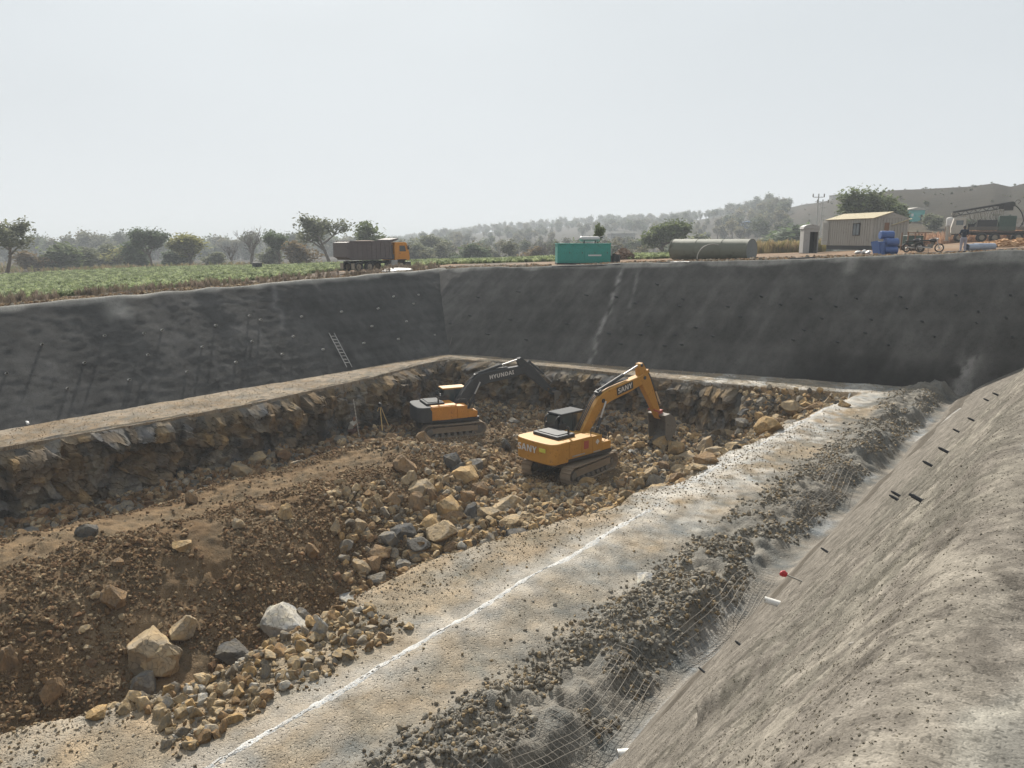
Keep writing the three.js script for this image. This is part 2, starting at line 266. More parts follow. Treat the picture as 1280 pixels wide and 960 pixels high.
// left slope
{
  const nu = 520, nv = 84;
  const g = slopeGeo(nu, nv, (i) => -10 + (46.6 + 10) * i / (nu - 1), (s, q) => {
    const f = leftFoot(s), r = leftRim(s), top = plain(s, r) + 0.10 + 0.05 * vn(s * 0.7, 3, 81);
    const k = Math.min(1, q / 0.86), over = Math.max(0, (q - 0.86) / 0.14);
    let t = mix(f - 0.6, r, k) + over * (0.85 + 0.3 * vn(s * 0.8, 1, 82)), y = mix(LEVEL - 0.75, top, k);
    y = over > 0 ? mix(top, ground(s, t) - 0.05, smooth(0.35, 1, over)) : y;
    const bulge = (0.02 * fbm(s * 0.22, k * 2.2, 3, 83) + 0.012 * fbm(s * 0.5, k * 16, 3, 84) + 0.015 * vn(s * 2.3, k * 40, 85)) * smooth(1.0, 0.9, k) ;
    t -= bulge * 0.76 + 1.5 * (1 - k) * Math.pow(smooth(36, 47, s), 2); y += bulge * 0.65;
    const n = fbm(s * 0.3, k * 3, 4, 86), m = fbm(s * 0.12, k * 22, 3, 87), p = smooth(0.05, 0.35, fbm(s * 0.5 + k * 1.5, k * 4, 4, 88));
    let v = 0.086 + 0.03 * n + 0.024 * m + 0.02 * p * smooth(0.95, 0.5, k) + 0.016 * fbm(s * 2.2, k * 17, 4, 189);
    v += 0.07 * Math.exp(-Math.pow((s - 30.2 + (1 - k) * 4.0 + 0.3 * vn(k * 14, 1, 89)) / 0.22, 2)) * smooth(0.45, 0.62, k);     // pale spill of grout
    const lip = smooth(0.955, 0.99, k + 0.02 * vn(s * 0.9, 2, 90));
    const patch = smooth(0.8, 0.86, k + 0.05 * vn(s * 2, 7, 91)) * Math.exp(-Math.pow((s - 19.5) / 0.7, 2));
    const c = mix3([v * 1.03, v * 1.0, v * 0.97], [0.36, 0.345, 0.315], Math.max(lip, patch * 0.8) * (1 - 0.25 * n));
    return [-t, y, -s, ...c, s, q * 8.5];
  });
  structure('left_slope', g, MAT.crete, 'dark sprayed concrete slope on the left');
}
// far slope
{
  const nu = 520, nv = 96;
  const g = slopeGeo(nu, nv, (i) => 46.5 + (-14 - 46.5) * i / (nu - 1), (t, q) => {
    const f = farFoot(t), r = farRim(t), top = plain(r, t) + 0.10 + 0.06 * vn(t * 0.6, 3, 101) + 0.10 * smooth(12, 4, t);
    const k = Math.min(1, q / 0.86), over = Math.max(0, (q - 0.86) / 0.14);
    let s = mix(f - 0.6, r, k) + over * (1.0 + 0.4 * vn(t * 0.7, 1, 102)), y = mix(LEVEL - 0.75, top, k);
    y = over > 0 ? mix(top, ground(s, t) - 0.05, smooth(0.35, 1, over)) : y;
    const bul = (0.08 * fbm(t * 0.25, k * 1.8, 3, 103) + 0.03 * fbm(t * 0.9 + k * 2.0, k * 3.5, 4, 104) + 0.025 * vn(t * 2.6, k * 18, 105)) * smooth(1.0, 0.88, k);
    s -= bul * 0.8 + 1.5 * (1 - k) * Math.pow(smooth(33, 45, t), 2); y += bul * 0.6;
    const n = fbm(t * 0.35, k * 2.4, 4, 106), m = fbm(t * 0.9 + k * 2.5, k * 4, 4, 107), st = smooth(0.05, 0.4, fbm(t * 1.1 + k * 3.2, k * 1.2, 3, 108));
    let v = 0.104 + 0.035 * n + 0.03 * m + 0.024 * st + 0.02 * fbm(t * 2.6, k * 12, 4, 188);
    const streak = Math.exp(-Math.pow((t - 27.0 - 0.9 * k + 0.12 * vn(k * 11, 1, 109)) / 0.17, 2)) * smooth(0.02, 0.15, k) + 0.5 * Math.exp(-Math.pow((t - 25.6 - 0.9 * k + 0.15 * vn(k * 9, 1, 110)) / 0.12, 2)) * smooth(0.35, 0.5, k);
    v += 0.24 * streak * (0.6 + 0.8 * vn(t * 5, k * 30, 111));
    const wet = smooth(0.42, 0.18, k + 0.13 * n + 0.05 * m) * smooth(16, 12, t + 2 * n) * smooth(5.6, 7.0, t + n + k * 1.5);          // seep at the foot of the right end
    v *= 1 - 0.62 * wet;
    const lime = Math.exp(-Math.pow((t - 6.0 + k * 1.6 + 0.3 * m) / 0.5, 2)) * smooth(0.40, 0.25, k) * smooth(-0.15, 0.25, fbm(t * 3, k * 15, 3, 112));
    v += 0.22 * lime;
    const tongue = Math.max(ringMask(t - 12.9, 0.45) * smooth(0.84, 0.9, k), ringMask(t - 9.8, 0.6) * smooth(0.88, 0.92, k), smooth(8, 6, t) * smooth(0.9, 0.94, k + 0.03 * n));
    const lip = Math.max(smooth(0.955, 0.985, k + 0.025 * vn(t * 0.8, 2, 113)), 0.75 * tongue);
    const c = mix3([v * 1.06, v * 1.0, v * 0.93], [0.33, 0.315, 0.285], lip * (1 - 0.3 * n));
    return [-t, y, -s, ...c, t, q * 9];
  });
  structure('far_slope', g, MAT.crete, 'dark sprayed concrete slope at the far end');
}
// right slope under the camera, with the crest it stands on: q is the distance up the slope from its foot, then over the crest
const crackAt = (s) => 5.15 + 0.14 * vn(s * 0.8, 1, 121) + 0.03 * vn(s * 6, 1, 122), crack2 = (s) => 3.6 + 0.2 * vn(s * 0.5, 4, 123);
const plates = (x, y, cell, seed) => { const w = worley(x / cell, y / cell, seed); return { h: hash2(w.ci, w.cj, seed + 5), g: (hash2(w.ci, w.cj, seed + 6) - 0.5) * w.dx + (hash2(w.ci, w.cj, seed + 7) - 0.5) * w.dy, e: w.d2 - w.d1 }; };
const LEAN = [[12, 1.355], [20, 1.24], [34, 1.0], [45, 0.66], [52, 0.55]];
function slack(s, x) { return x <= 0 ? 0 : (1.355 - table(LEAN, s)) * x * (1 - smooth(5.3 - 0.058 * s, 5.1, x)); }
function nearPoint(s, q) {
  const dirT = -4.98, dirY = 6.75, len = Math.hypot(dirT, dirY), Q = 8.38, ct = Math.abs(dirT / len), cy = dirY / len, f = rightFoot(s) + 0.25;
  const up = Math.min(q, Q), w = smooth(Q - 0.25, Q + 0.25, q); let t = f + dirT * up / len, y = LEVEL - 0.05 + dirY * up / len;
  if (q > Q - 0.25) { const e = Q - 0.25, x = q - e, rise = x < 0.5 ? cy * (x - x * x) : cy * 0.25, run = x < 0.5 ? ct * x + (1 - ct) * x * x : ct * 0.5 + (1 - ct) * 0.25 + (x - 0.5); t = f + dirT * e / len - run; y = LEVEL - 0.05 + dirY * e / len + rise; }
  y -= slack(s, f - t);      // the wall leans back more and more towards the far corner
  const edge = Q + 0.25 + 0.3 * vn(s * 0.45, 8, 124) + 0.10 * vn(s * 1.9, 8, 224) + 0.03 * vn(s * 7, 8, 225), on = smooth(1.25, 1.6, q), flatTop = smooth(edge + 0.2, edge - 0.3, q);
  const n = fbm(s * 0.5, q * 0.5, 4, 136), m = fbm(s * 2.4, q * 2.4, 4, 137), fine = fbm(s * 7, q * 7, 3, 141), st = fbm(s * 1.5 + q * 0.6, q * 2.6, 5, 138);
  // relief: thick upper coat ending in torn lips, broken crust under the crest, grit everywhere
  let h = 0.004 * fbm(s * 0.22, q * 6.5, 4, 144) * smooth(1.3, 2.0, q) * flatTop + 0.012 * fbm(s * 0.35, q * 0.35, 2, 125) + 0.006 * fbm(s * 1.4, q * 1.4, 3, 126) + on * (0.25 + 0.75 * flatTop) * (0.007 * vn(s * 16, q * 16, 127) + 0.006 * vn(s * 27, q * 27, 227));
  h += 0.055 * smooth(1.27, 1.34, q + 0.05 * vn(s * 0.7, 2, 128) + 0.02 * vn(s * 5, 2, 228));
  const c1 = smooth(3.0, 3.4, s) * smooth(7.4, 6.6, s) * smooth(-0.55, -0.2, vn(s * 1.3, 4, 129)); h += 0.11 * c1 * smooth(crackAt(s) - 0.015, crackAt(s) + 0.015, q) * smooth(crackAt(s) + 1.4, crackAt(s) + 0.1, q);
  const c2 = smooth(8.2, 8.8, s) * smooth(17, 14, s) * smooth(-0.2, 0.1, vn(s * 0.9, 5, 130)); h += 0.05 * c2 * smooth(crack2(s) - 0.015, crack2(s) + 0.015, q) * smooth(crack2(s) + 1.0, crack2(s), q);
  const crust = smooth(4.9, 6.2, q + 0.7 * n + 0.3 * vn(s * 0.8, 3, 131)) * smooth(8.7, 7.9, q + 0.5 * vn(s * 0.5, q * 0.4, 132)), broken = crust * smooth(-0.12, 0.12, m + 0.4 * n);
  if (crust > 0.01) { const a = plates(s + 0.05 * fine, q * 1.3, 0.20, 240), b = plates(s, q, 0.075, 250); h += broken * (0.007 * (a.h - 0.4) + 0.01 * a.g * 0.2 + 0.010 * (b.h - 0.5) - 0.006 * smooth(0.12, 0, a.e)) + crust * 0.010 * fine; }
  h += 0.012 * Math.exp(-Math.pow((q - edge - 0.2) / 0.09, 2)) * smooth(-0.4, 0.3, vn(s * 0.6, 6, 135));
  t += (dirY / len) * h * (1 - w * 0.9); y += ct * h * (1 - w) + h * w;
  // colour: warm grey grit, olive crust, cream dusting below the crest, grey crest
  let c = mix3([0.30, 0.268, 0.228], [0.345, 0.31, 0.265], clamp(0.5 + 0.4 * n + 1.4 * fine));
  c = mix3(c, [0.185, 0.16, 0.13], smooth(1.36, 1.28, q + 0.05 * vn(s * 0.7, 2, 128)) * smooth(0.15, 0.35, q) * 0.9);
  c = mix3(c, [0.24, 0.222, 0.185], broken * 0.7); c = mix3(c, [0.16, 0.148, 0.12], smooth(0.10, 0.3, fbm(s * 4.5, q * 4.5, 3, 140)) * smooth(3.2, 5.0, q) * smooth(8.5, 7.8, q) * 0.65);
  c = mix3(c, [0.50, 0.455, 0.375], smooth(0.05, 0.2, st + 0.7 * fine) * smooth(6.2, 7.2, q + 0.7 * n) * smooth(9.2, 8.2, q) * 0.32);
  c = mix3(c, [0.355, 0.338, 0.30], smooth(edge - 0.02, edge + 0.06, q + 0.06 * fine) * 0.95);
  c = mix3(c, [0.60, 0.56, 0.48], Math.exp(-Math.pow((q - edge - 0.06 * fine - 0.05) / 0.06, 2)) * smooth(-0.6, 0.1, vn(s * 0.6, 6, 135)) * 0.85);
  c = mix3(c, [0.56, 0.52, 0.44], Math.exp(-Math.pow((q - 9.0 - 0.8 * (s - 3.4) - 0.12 * vn(s * 1.5, 2, 143) - 0.05 * fine) / 0.06, 2)) * smooth(edge, edge + 0.2, q) * smooth(0.0, 0.2, fine + 0.25) * 0.7);
  const ridge = fbm(s * 0.22, q * 6.5, 4, 144); const br = 0.54 + 0.05 * m + 0.16 * fine + 0.16 * vn(s * 19, q * 19, 145) + 0.07 * ridge * smooth(1.3, 2.0, q) * flatTop; return { t, y, c: [c[0] * br, c[1] * br, c[2] * br] };
}
{
  const along = []; let s = -3; while (s < 56) { along.push(s); s += Math.max(0.026, Math.min(0.16, 0.026 + (s - 3) * 0.0045)); }
  const cross = []; let q = -0.4; while (q < 9.6) { cross.push(q); q += mix(0.07, 0.027, smooth(0, 6.5, q)); } while (q < 20) { cross.push(q); q += q < 11 ? 0.05 : 0.3; }
  const g = gridGeo(along.length, cross.length, (i, j) => { const p = nearPoint(along[i], cross[j]); return [-p.t, p.y, -along[i], ...p.c, along[i], cross[j]]; });
  structure('near_slope', g, MAT.nearCrete, 'sunlit gritty concrete slope and crest in the foreground');
}
// ---------------------------------------------------------------- land beyond the rim
{
  const lines = (a, b, fine, lo, hi, ratio) => { const L = []; for (let x = a; x <= b; x += fine) L.push(x); let d = fine, x = a; while (x > lo) { d *= ratio; x -= d; L.unshift(x); } d = fine; x = L[L.length - 1]; while (x < hi) { d *= ratio; x += d; L.push(x); } return L; };
  const Ls = lines(-6, 74, 0.45, -300, 4200, 1.055), Lt = lines(-12, 64, 0.45, -3200, 4200, 1.055);
  const insideRim = (s, t) => t > -11 && t < leftRim(s) + 0.3 && s < farRim(t) + 0.3 && s > -9;
  const g = gridGeo(Lt.length, Ls.length, (i, j) => {
    const s = Ls[j], t = Lt[i], { r } = viewOf(s, t), y = ground(s, t);
    const n = fbm(s * 0.2, t * 0.2, 4, 141), m = fbm(s * 0.9, t * 0.9, 3, 142), far = fbm(s * 0.02, t * 0.02, 4, 143);
    let c = mix3([0.235, 0.155, 0.10], [0.27, 0.20, 0.145], clamp(0.5 + n));                  // trodden reddish earth
    const leftDist = t - leftRim(s), farDist = s - farRim(t);
    const spoilBand = Math.max(smooth(5.8, 4.2, leftDist + m) * (leftDist > -1 ? 1 : 0), smooth(3.4, 1.8, farDist + m) * smooth(26, 34, t) * (farDist > -1 ? 1 : 0), smooth(4.6, 2.2, farDist + 1.5 * m));
    c = mix3(c, [0.155, 0.13, 0.105], spoilBand * 0.85);
    c = mix3(c, [0.13, 0.115, 0.06], smooth(84, 130, r) * 0.85);                               // dry grass and scrub beyond
    if (r > 120) c = mix3(c, mix3([0.03, 0.029, 0.02], [0.055, 0.043, 0.032], clamp(0.5 + 1.4 * far)), smooth(120, 200, r));
    return [-t, y, -s, c[0], c[1], c[2], t, s];
  }, (i, j) => !insideRim((Ls[j] + Ls[j + 1]) / 2, (Lt[i] + Lt[i + 1]) / 2));
  structure('ground', g, MAT.field, 'flat earth around the pit running out to low hills');
}
// blue hills on the skyline
{
  const mk = (uA, uB, depth, prof) => {
    const N = 90, M = 14; return gridGeo(N, M, (i, j) => { const u = mix(uA, uB, i / (N - 1)), k = j / (M - 1), d = depth * (1 + 0.35 * (k - 0.5)); const px = table(prof, u), top = (300 - px) / FPX * depth; const hgt = -40 + (top + 40) * Math.pow(Math.sin(Math.PI * k), 0.8) + 3 * fbm(u * 0.05, k * 4, 3, 151); const p = ahead(u, d, 0); return [p.x, hgt, p.z, 0.13, 0.13, 0.09, u * 2, k * 600]; });
  };
  structure('hill', mk(90, 330, 1500, [[90, 312], [130, 304], [150, 296], [185, 291], [205, 295], [225, 300], [245, 297], [262, 301], [285, 308], [330, 314]]), MAT.field, 'far blue hill on the left skyline');
  structure('hill', mk(250, 560, 2300, [[250, 308], [300, 297], [360, 294], [420, 297], [480, 296], [560, 306]]), MAT.field, 'faint low range behind the trees');
}
// ---------------------------------------------------------------- broken rock faces of the lower cut
const blocky = (x, y, cell, seed, amp, tilt) => { const w = joints(x / cell, y / cell, seed), h = hash2(w.ci, w.cj, seed + 5), gx = hash2(w.ci, w.cj, seed + 6) - 0.5, gy = hash2(w.ci, w.cj, seed + 7) - 0.5; return { d: amp * (h - 0.5) + (gx * w.dx + gy * w.dy) * tilt * cell, id: h, id2: hash2(w.ci, w.cj, seed + 8), edge: w.d2 - w.d1 }; };
const ROCKC = { grey: [0.22, 0.20, 0.175], blue: [0.165, 0.16, 0.155], ochre: [0.37, 0.27, 0.15], brown: [0.27, 0.195, 0.12], pale: [0.38, 0.35, 0.30] };
function faceColour(a, b, x, k) {
  let c = a.id2 < 0.33 ? ROCKC.grey : a.id2 < 0.5 ? ROCKC.blue : a.id2 < 0.72 ? ROCKC.brown : a.id2 < 0.93 ? mix3(ROCKC.brown, ROCKC.ochre, 0.6) : ROCKC.pale;
  c = mix3(c, b.id2 < 0.4 ? ROCKC.grey : b.id2 < 0.7 ? ROCKC.brown : b.id2 < 0.9 ? ROCKC.blue : ROCKC.ochre, 0.45);
  const v = 0.46 + 0.35 * b.id + 0.25 * fbm(x * 2, k * 9, 3, 171); return [c[0] * v, c[1] * v, c[2] * v];
}
{
  const nu = 900, nv = 84;
  const left = gridGeo(nu, nv, (i, j) => {
    const s = -5 + 44.6 * i / (nu - 1), k = j / (nv - 1), yy = k * 4.4, e = table(LEFT_EDGE, s);
    const sx = s + 0.25 * vn(s * 1.2, yy * 1.2, 172), wob = yy * 0.75 + 0.3 * vn(s * 0.9, yy, 173);
    const a = blocky(sx, wob, 1.25, 180, 0.7, 0.75), b = blocky(sx + 7, yy + 0.2 * vn(s * 2, yy * 2, 174), 0.5, 190, 0.30, 0.9), c = blocky(s + 3, yy, 0.2, 200, 0.09, 0.9);
    const d = (0.45 + 0.10 * yy + a.d + b.d + c.d + 0.5 * fbm(s * 0.25, k, 2, 175)) * smooth(0, 0.16, k) - 0.25 * smooth(0.06, 0, k);
    const y = LEVEL + 0.03 + 0.05 * vn(s * 2, 1, 176) * (1 - k) - yy + 0.06 * b.d, col = k < 0.03 ? C.pale : faceColour(a, b, s, k);
    return [-(e - d), y, -s, ...col, s, yy];
  });
  const g1 = toCreasedNormals(left, 0.5); structure('left_rock_face', g1, MAT.rock, 'blocky cut rock face under the left bench');
  const nu2 = 620;
  const far = gridGeo(nu2, nv, (i, j) => {
    const t = 36.6 - 23.6 * i / (nu2 - 1), k = j / (nv - 1), yy = k * 4.2, e = table(FAR_EDGE, t), loose = smooth(21, 14, t);
    const a = blocky(t + 0.2 * vn(t, yy, 177), yy * 0.9, 0.85, 210, 0.55, 0.9), b = blocky(t + 9, yy + 0.15 * vn(t * 2, yy * 2, 178), 0.36, 220, 0.30, 1.2), c = blocky(t + 1, yy, 0.17, 230, 0.11, 1.0);
    const d = (0.48 + 0.22 * yy + loose * yy * 0.9 + a.d + b.d + c.d + 0.4 * fbm(t * 0.3, k, 2, 179)) * smooth(0, 0.14, k) - 0.25 * smooth(0.06, 0, k);
    const y = LEVEL + 0.03 + 0.05 * vn(t * 2, 1, 181) * (1 - k) - yy - loose * 0.5 * k; const col = k < 0.03 ? C.pale : faceColour(a, b, t + 50, k);
    return [-t, y, -(e - d), ...col, t, yy];
  });
  structure('far_rock_face', toCreasedNormals(far, 0.5), MAT.rock, 'fractured cut rock face under the far bench');
}

// ---------------------------------------------------------------- loose rock
function rockGeo(seed, detail, cuts, rough = 0.05, boxy = 0) {
  const r = rngOf(seed), g = new THREE.IcosahedronGeometry(1, detail), p = g.attributes.position, planes = [];
  for (let k = 0; k < cuts; k++) { const n = V3(r() * 2 - 1, r() * 2 - 1, r() * 2 - 1).normalize(); planes.push([n, 0.44 + 0.34 * r()]); }
  if (boxy) for (const n of [V3(1, 0.15 * (r() - 0.5), 0.2 * (r() - 0.5)), V3(0.15 * (r() - 0.5), 1, 0.1), V3(0.1, 0.1 * r(), 1)]) { n.normalize(); planes.push([n, 0.55 + 0.1 * r()], [n.clone().negate(), 0.55 + 0.1 * r()]); }
  const v = V3(0, 0, 0), ox = r() * 50;
  for (let i = 0; i < p.count; i++) {
    v.fromBufferAttribute(p, i).multiplyScalar(1);
    for (const [n, d] of planes) { const e = v.dot(n) - d; if (e > 0) v.addScaledVector(n, -e); }
    const q = 1 + rough * (vn(v.x * 3 + ox, v.y * 3 + v.z * 2.3, seed) + 0.6 * vn(v.x * 7 + ox, v.z * 7 - v.y * 5, seed + 1) + (detail > 5 ? 0.7 * vn(v.x * 15 + v.y * 9, v.z * 15 - v.y * 6, seed + 2) : 0));
    v.multiplyScalar(q); p.setXYZ(i, v.x, v.y, v.z);
  }
  g.computeVertexNormals();
  const n = g.attributes.normal, uv = g.attributes.uv;
  for (let i = 0; i < p.count; i += 3) { const ax = Math.abs(n.getX(i)), ay = Math.abs(n.getY(i)), az = Math.abs(n.getZ(i)); for (let k = i; k < i + 3; k++) { const x = p.getX(k), y = p.getY(k), z = p.getZ(k); if (ay >= ax && ay >= az) uv.setXY(k, x + ox, z); else if (ax >= az) uv.setXY(k, z + ox, y); else uv.setXY(k, x + ox, y); } }
  return toCreasedNormals(g, 0.28);
}
const rockMat = (r, g, b) => new THREE.MeshPhysicalMaterial({ specularIntensity: 0.3, color: new THREE.Color(r * 0.78, g * 0.78, b * 0.78), map: rep(TEX.rock.map, 0.5), bumpMap: rep(TEX.rock.bump, 0.5), bumpScale: 0.09, roughness: 0.95 });
const RM = { ochre: rockMat(0.52, 0.37, 0.20), tan: rockMat(0.49, 0.385, 0.255), brown: rockMat(0.34, 0.235, 0.14), grey: rockMat(0.29, 0.265, 0.23), dark: rockMat(0.15, 0.142, 0.132), pale: rockMat(0.56, 0.54, 0.50), rust: rockMat(0.27, 0.17, 0.10) };
const BIG = [0, 1, 2, 3, 4, 5, 6, 7].map((k) => rockGeo(300 + k, 9, 13 + k % 5, 0.045, k % 2));
const MID = [0, 1, 2, 3, 4, 5].map((k) => rockGeo(340 + k, 3, 10, 0.06, k % 2));
const SMALL = [0, 1, 2, 3].map((k) => rockGeo(360 + k, 1, 6, 0.08));
const TINY = [0, 1].map((k) => rockGeo(370 + k, 0, 4, 0.1));
const placedRocks = [];
function rest(m, s, t, size, sink = 0.3) { const y = pit(s, t); m.position.set(-t, y + size[1] * (1 - 2 * sink) * 0.62, -s); m.scale.set(...size); placedRocks.push([s, t, Math.max(size[0], size[2])]); }
let rr = rngOf(4242);
function boulderAt(u, v, wpx, hpx, tone, label, group, shape) {   // u, v: middle of the boulder in the photograph
  const h = hitPit(u, v + hpx * 0.28); if (!h) return null;
  const k = h.q / FPX * 0.93, w = wpx * k / 2 * 1.5, hh = hpx * k / 2 * 1.7;
  const m = lit(new THREE.Mesh(BIG[shape ?? Math.floor(rr() * 8)], RM[tone])); m.name = numbered('boulder'); tag(m, label, 'boulder', group); scene.add(m);
  rest(m, h.s, h.t, [w, hh, w * (0.75 + 0.35 * rr())], 0.3); m.rotation.set(0.35 * (rr() - 0.5), rr() * 6.28, 0.35 * (rr() - 0.5)); return m;
}
const nearHeap = 'boulders heaped at the near bench edge', midPile = 'boulders in the pile below the near bench', bankPile = 'boulders in the bank on the right';
// near heap
boulderAt(190, 808, 66, 52, 'tan', 'long pale tan boulder, largest of the heap at the lower left', nearHeap, 1);
boulderAt(227, 787, 32, 25, 'tan', 'rounded tan boulder behind the largest one of the near heap', nearHeap, 4);
boulderAt(189, 804, 19, 15, 'dark', 'small blackish rock lying against the large tan boulder', nearHeap, 2);
boulderAt(205, 829, 40, 37, 'tan', 'wedge-shaped brown boulder with a point to the lower right', nearHeap, 6);
boulderAt(180, 853, 32, 34, 'grey', 'angular grey block at the front of the near heap', nearHeap, 3);
boulderAt(294, 817, 48, 26, 'dark', 'flat-topped dark grey slab in the middle of the near heap', nearHeap, 5);
boulderAt(361, 782, 62, 40, 'pale', 'big whitish grey boulder at the right end of the near heap', nearHeap, 0);
boulderAt(380, 768, 18, 15, 'grey', 'blue-grey rock on the shoulder of the whitish boulder', nearHeap, 2);
boulderAt(399, 787, 18, 26, 'pale', 'narrow whitish rock right of the whitish boulder', nearHeap, 4);
boulderAt(211, 862, 14, 20, 'ochre', 'upright ochre stone beside the angular grey block', nearHeap, 7);
boulderAt(440, 745, 30, 11, 'pale', 'thin pale slab lying flat at the bench edge', nearHeap, 1);
boulderAt(145, 745, 27, 24, 'brown', 'lone round brown boulder on the dark earth slope', null, 4);
boulderAt(64, 865, 24, 28, 'brown', 'dark oval boulder at the foot of the earth slope', null, 6);
boulderAt(9, 822, 24, 40, 'brown', 'brown boulder cut off by the left edge of the picture', null, 3);
boulderAt(120, 892, 26, 12, 'ochre', 'flat orange-brown stone on the gravel at the lower left', null, 5);
boulderAt(113, 663, 24, 18, 'dark', 'blue-black rock in the rubble under the left rock face', null, 0);
boulderAt(240, 623, 18, 17, 'brown', 'round brown boulder at the edge of the haul ramp', null, 4);
boulderAt(298, 654, 17, 14, 'tan', 'tan stone near the top of the earth slope', null, 7);
boulderAt(318, 570, 26, 14, 'tan', 'broad tan boulder against the left rock face', null, 1);
boulderAt(302, 586, 26, 16, 'tan', 'blunt tan boulder in the rubble below the left rock face', null, 2);
boulderAt(355, 568, 20, 14, 'rust', 'rusty boulder at the upper end of the rubble by the left rock face', null, 5);
boulderAt(228, 680, 26, 14, 'ochre', 'flat ochre slab on the near shoulder of the haul ramp', null, 1);
boulderAt(531, 549, 18, 14, 'brown', 'brown boulder behind the rear of the grey-boomed excavator track', null, 4);
boulderAt(632, 557, 14, 13, 'dark', 'dark rounded rock left of the yellow excavator', null, 4);
boulderAt(806, 722, 30, 12, 'pale', 'pale flat rock on the bench beside the grey spoil', null, 1);
// pile in the middle: u, v, width, height, tone
const mids = [[560, 631, 34, 24, 'ochre', 1], [565, 577, 19, 22, 'dark', 3], [573, 585, 16, 12, 'dark', 5], [584, 594, 27, 18, 'ochre', 5], [527, 611, 28, 20, 'tan', 3], [521, 628, 18, 20, 'brown', 2], [537, 619, 15, 20, 'brown', 7], [513, 599, 10, 15, 'tan', 6], [505, 601, 9, 10, 'tan', 0], [547, 665, 28, 19, 'tan', 0], [540, 655, 27, 14, 'ochre', 6], [609, 639, 28, 14, 'tan', 1], [632, 632, 32, 16, 'tan', 4], [625, 605, 13, 14, 'tan', 3], [585, 622, 18, 17, 'brown', 5], [588, 640, 17, 17, 'dark', 2], [594, 578, 19, 12, 'grey', 1], [502, 663, 30, 15, 'dark', 3], [565, 646, 22, 12, 'brown', 6], [508, 583, 23, 19, 'brown', 4], [556, 598, 12, 10, 'tan', 2], [600, 611, 20, 17, 'brown', 3], [548, 609, 12, 12, 'ochre', 7], [468, 706, 18, 18, 'brown', 5], [452, 708, 17, 16, 'tan', 2], [474, 688, 26, 14, 'brown', 1], [487, 672, 22, 16, 'grey', 3], [490, 625, 14, 12, 'brown', 0], [356, 640, 14, 14, 'ochre', 2], [330, 634, 22, 12, 'brown', 1], [390, 690, 16, 16, 'brown', 6], [420, 660, 14, 12, 'tan', 4], [448, 655, 16, 13, 'tan', 3], [640, 652, 24, 10, 'tan', 5], [580, 683, 12, 8, 'pale', 0], [610, 668, 14, 9, 'ochre', 2]];
for (const [u, v, w, h, tone, sh] of mids) boulderAt(u, v, w * 1.25, h * 1.2, tone, ({ ochre: 'ochre angular boulder in the pile between the haul ramp and the near bench', tan: 'tan broken boulder in the pile between the haul ramp and the near bench', brown: 'brown boulder in the pile between the haul ramp and the near bench', dark: 'blackish boulder in the pile between the haul ramp and the near bench', grey: 'grey boulder in the pile between the haul ramp and the near bench', pale: 'pale stone in the pile between the haul ramp and the near bench' })[tone], midPile, sh);
const banks = [[963, 533, 34, 20, 'ochre', 6], [891, 567, 29, 23, 'tan', 3], [861, 571, 32, 16, 'tan', 1], [845, 559, 23, 16, 'ochre', 3], [829, 561, 10, 14, 'tan', 7], [880, 555, 20, 20, 'tan', 2], [909, 543, 22, 12, 'tan', 6], [928, 526, 24, 11, 'grey', 1], [947, 520, 15, 13, 'ochre', 5], [970, 520, 18, 8, 'tan', 1], [930, 515, 14, 9, 'dark', 2], [988, 510, 26, 14, 'tan', 6], [1018, 510, 24, 14, 'brown', 0], [1033, 504, 12, 12, 'tan', 4], [1056, 506, 12, 8, 'ochre', 4], [1007, 504, 18, 8, 'ochre', 1], [828, 582, 17, 14, 'brown', 3], [842, 582, 13, 13, 'tan', 2], [873, 584, 21, 9, 'tan', 5], [848, 597, 23, 17, 'brown', 3], [922, 556, 20, 10, 'brown', 6], [798, 603, 16, 12, 'ochre', 3], [812, 590, 16, 12, 'tan', 0], [776, 606, 18, 12, 'brown', 5], [897, 520, 16, 12, 'dark', 2], [905, 505, 14, 10, 'dark', 7], [880, 505, 18, 12, 'tan', 3], [860, 520, 14, 12, 'grey', 6], [950, 500, 12, 8, 'grey', 0], [775, 552, 16, 14, 'tan', 6], [790, 565, 12, 9, 'pale', 1], [741, 625, 16, 10, 'tan', 4], [735, 603, 18, 12, 'ochre', 6]];
for (const [u, v, w, h, tone, sh] of banks) boulderAt(u, v, w * 1.0, h * 1.0, tone, ({ ochre: 'ochre angular boulder in the rock bank right of the yellow excavator', tan: 'tan angular boulder in the rock bank right of the yellow excavator', brown: 'brown boulder in the rock bank right of the yellow excavator', dark: 'blackish boulder in the rock bank right of the yellow excavator', grey: 'grey boulder in the rock bank right of the yellow excavator', pale: 'pale stone in the rock bank right of the yellow excavator' })[tone], bankPile, sh);
// more boulders of the same heaps, strewn where the photograph is too busy to trace them
function strew(n, seed, area, lo, hi, tones, label, group) {
  const r = rngOf(seed);
  for (let k = 0, tries = 0; k < n && tries < n * 30; tries++) {
    const [s, t, ok] = area(r); if (!ok) continue; const size = lo + (hi - lo) * Math.pow(r(), 2);
    if (placedRocks.some(([a, b, c]) => Math.hypot(a - s, b - t) < (c + size) * 0.62)) continue;
    if (onPad(s, t, 3.1)) continue;
    const tone = tones[Math.floor(r() * tones.length)], m = lit(new THREE.Mesh(BIG[Math.floor(r() * 8)], RM[tone])); m.name = numbered('boulder');
    tag(m, label(tone), 'boulder', group); scene.add(m);
    rest(m, s, t, [size, size * (0.55 + 0.3 * r()), size * (0.7 + 0.4 * r())], 0.3); m.rotation.set(0.6 * (r() - 0.5), r() * 6.28, 0.6 * (r() - 0.5)); k++;
  }
}
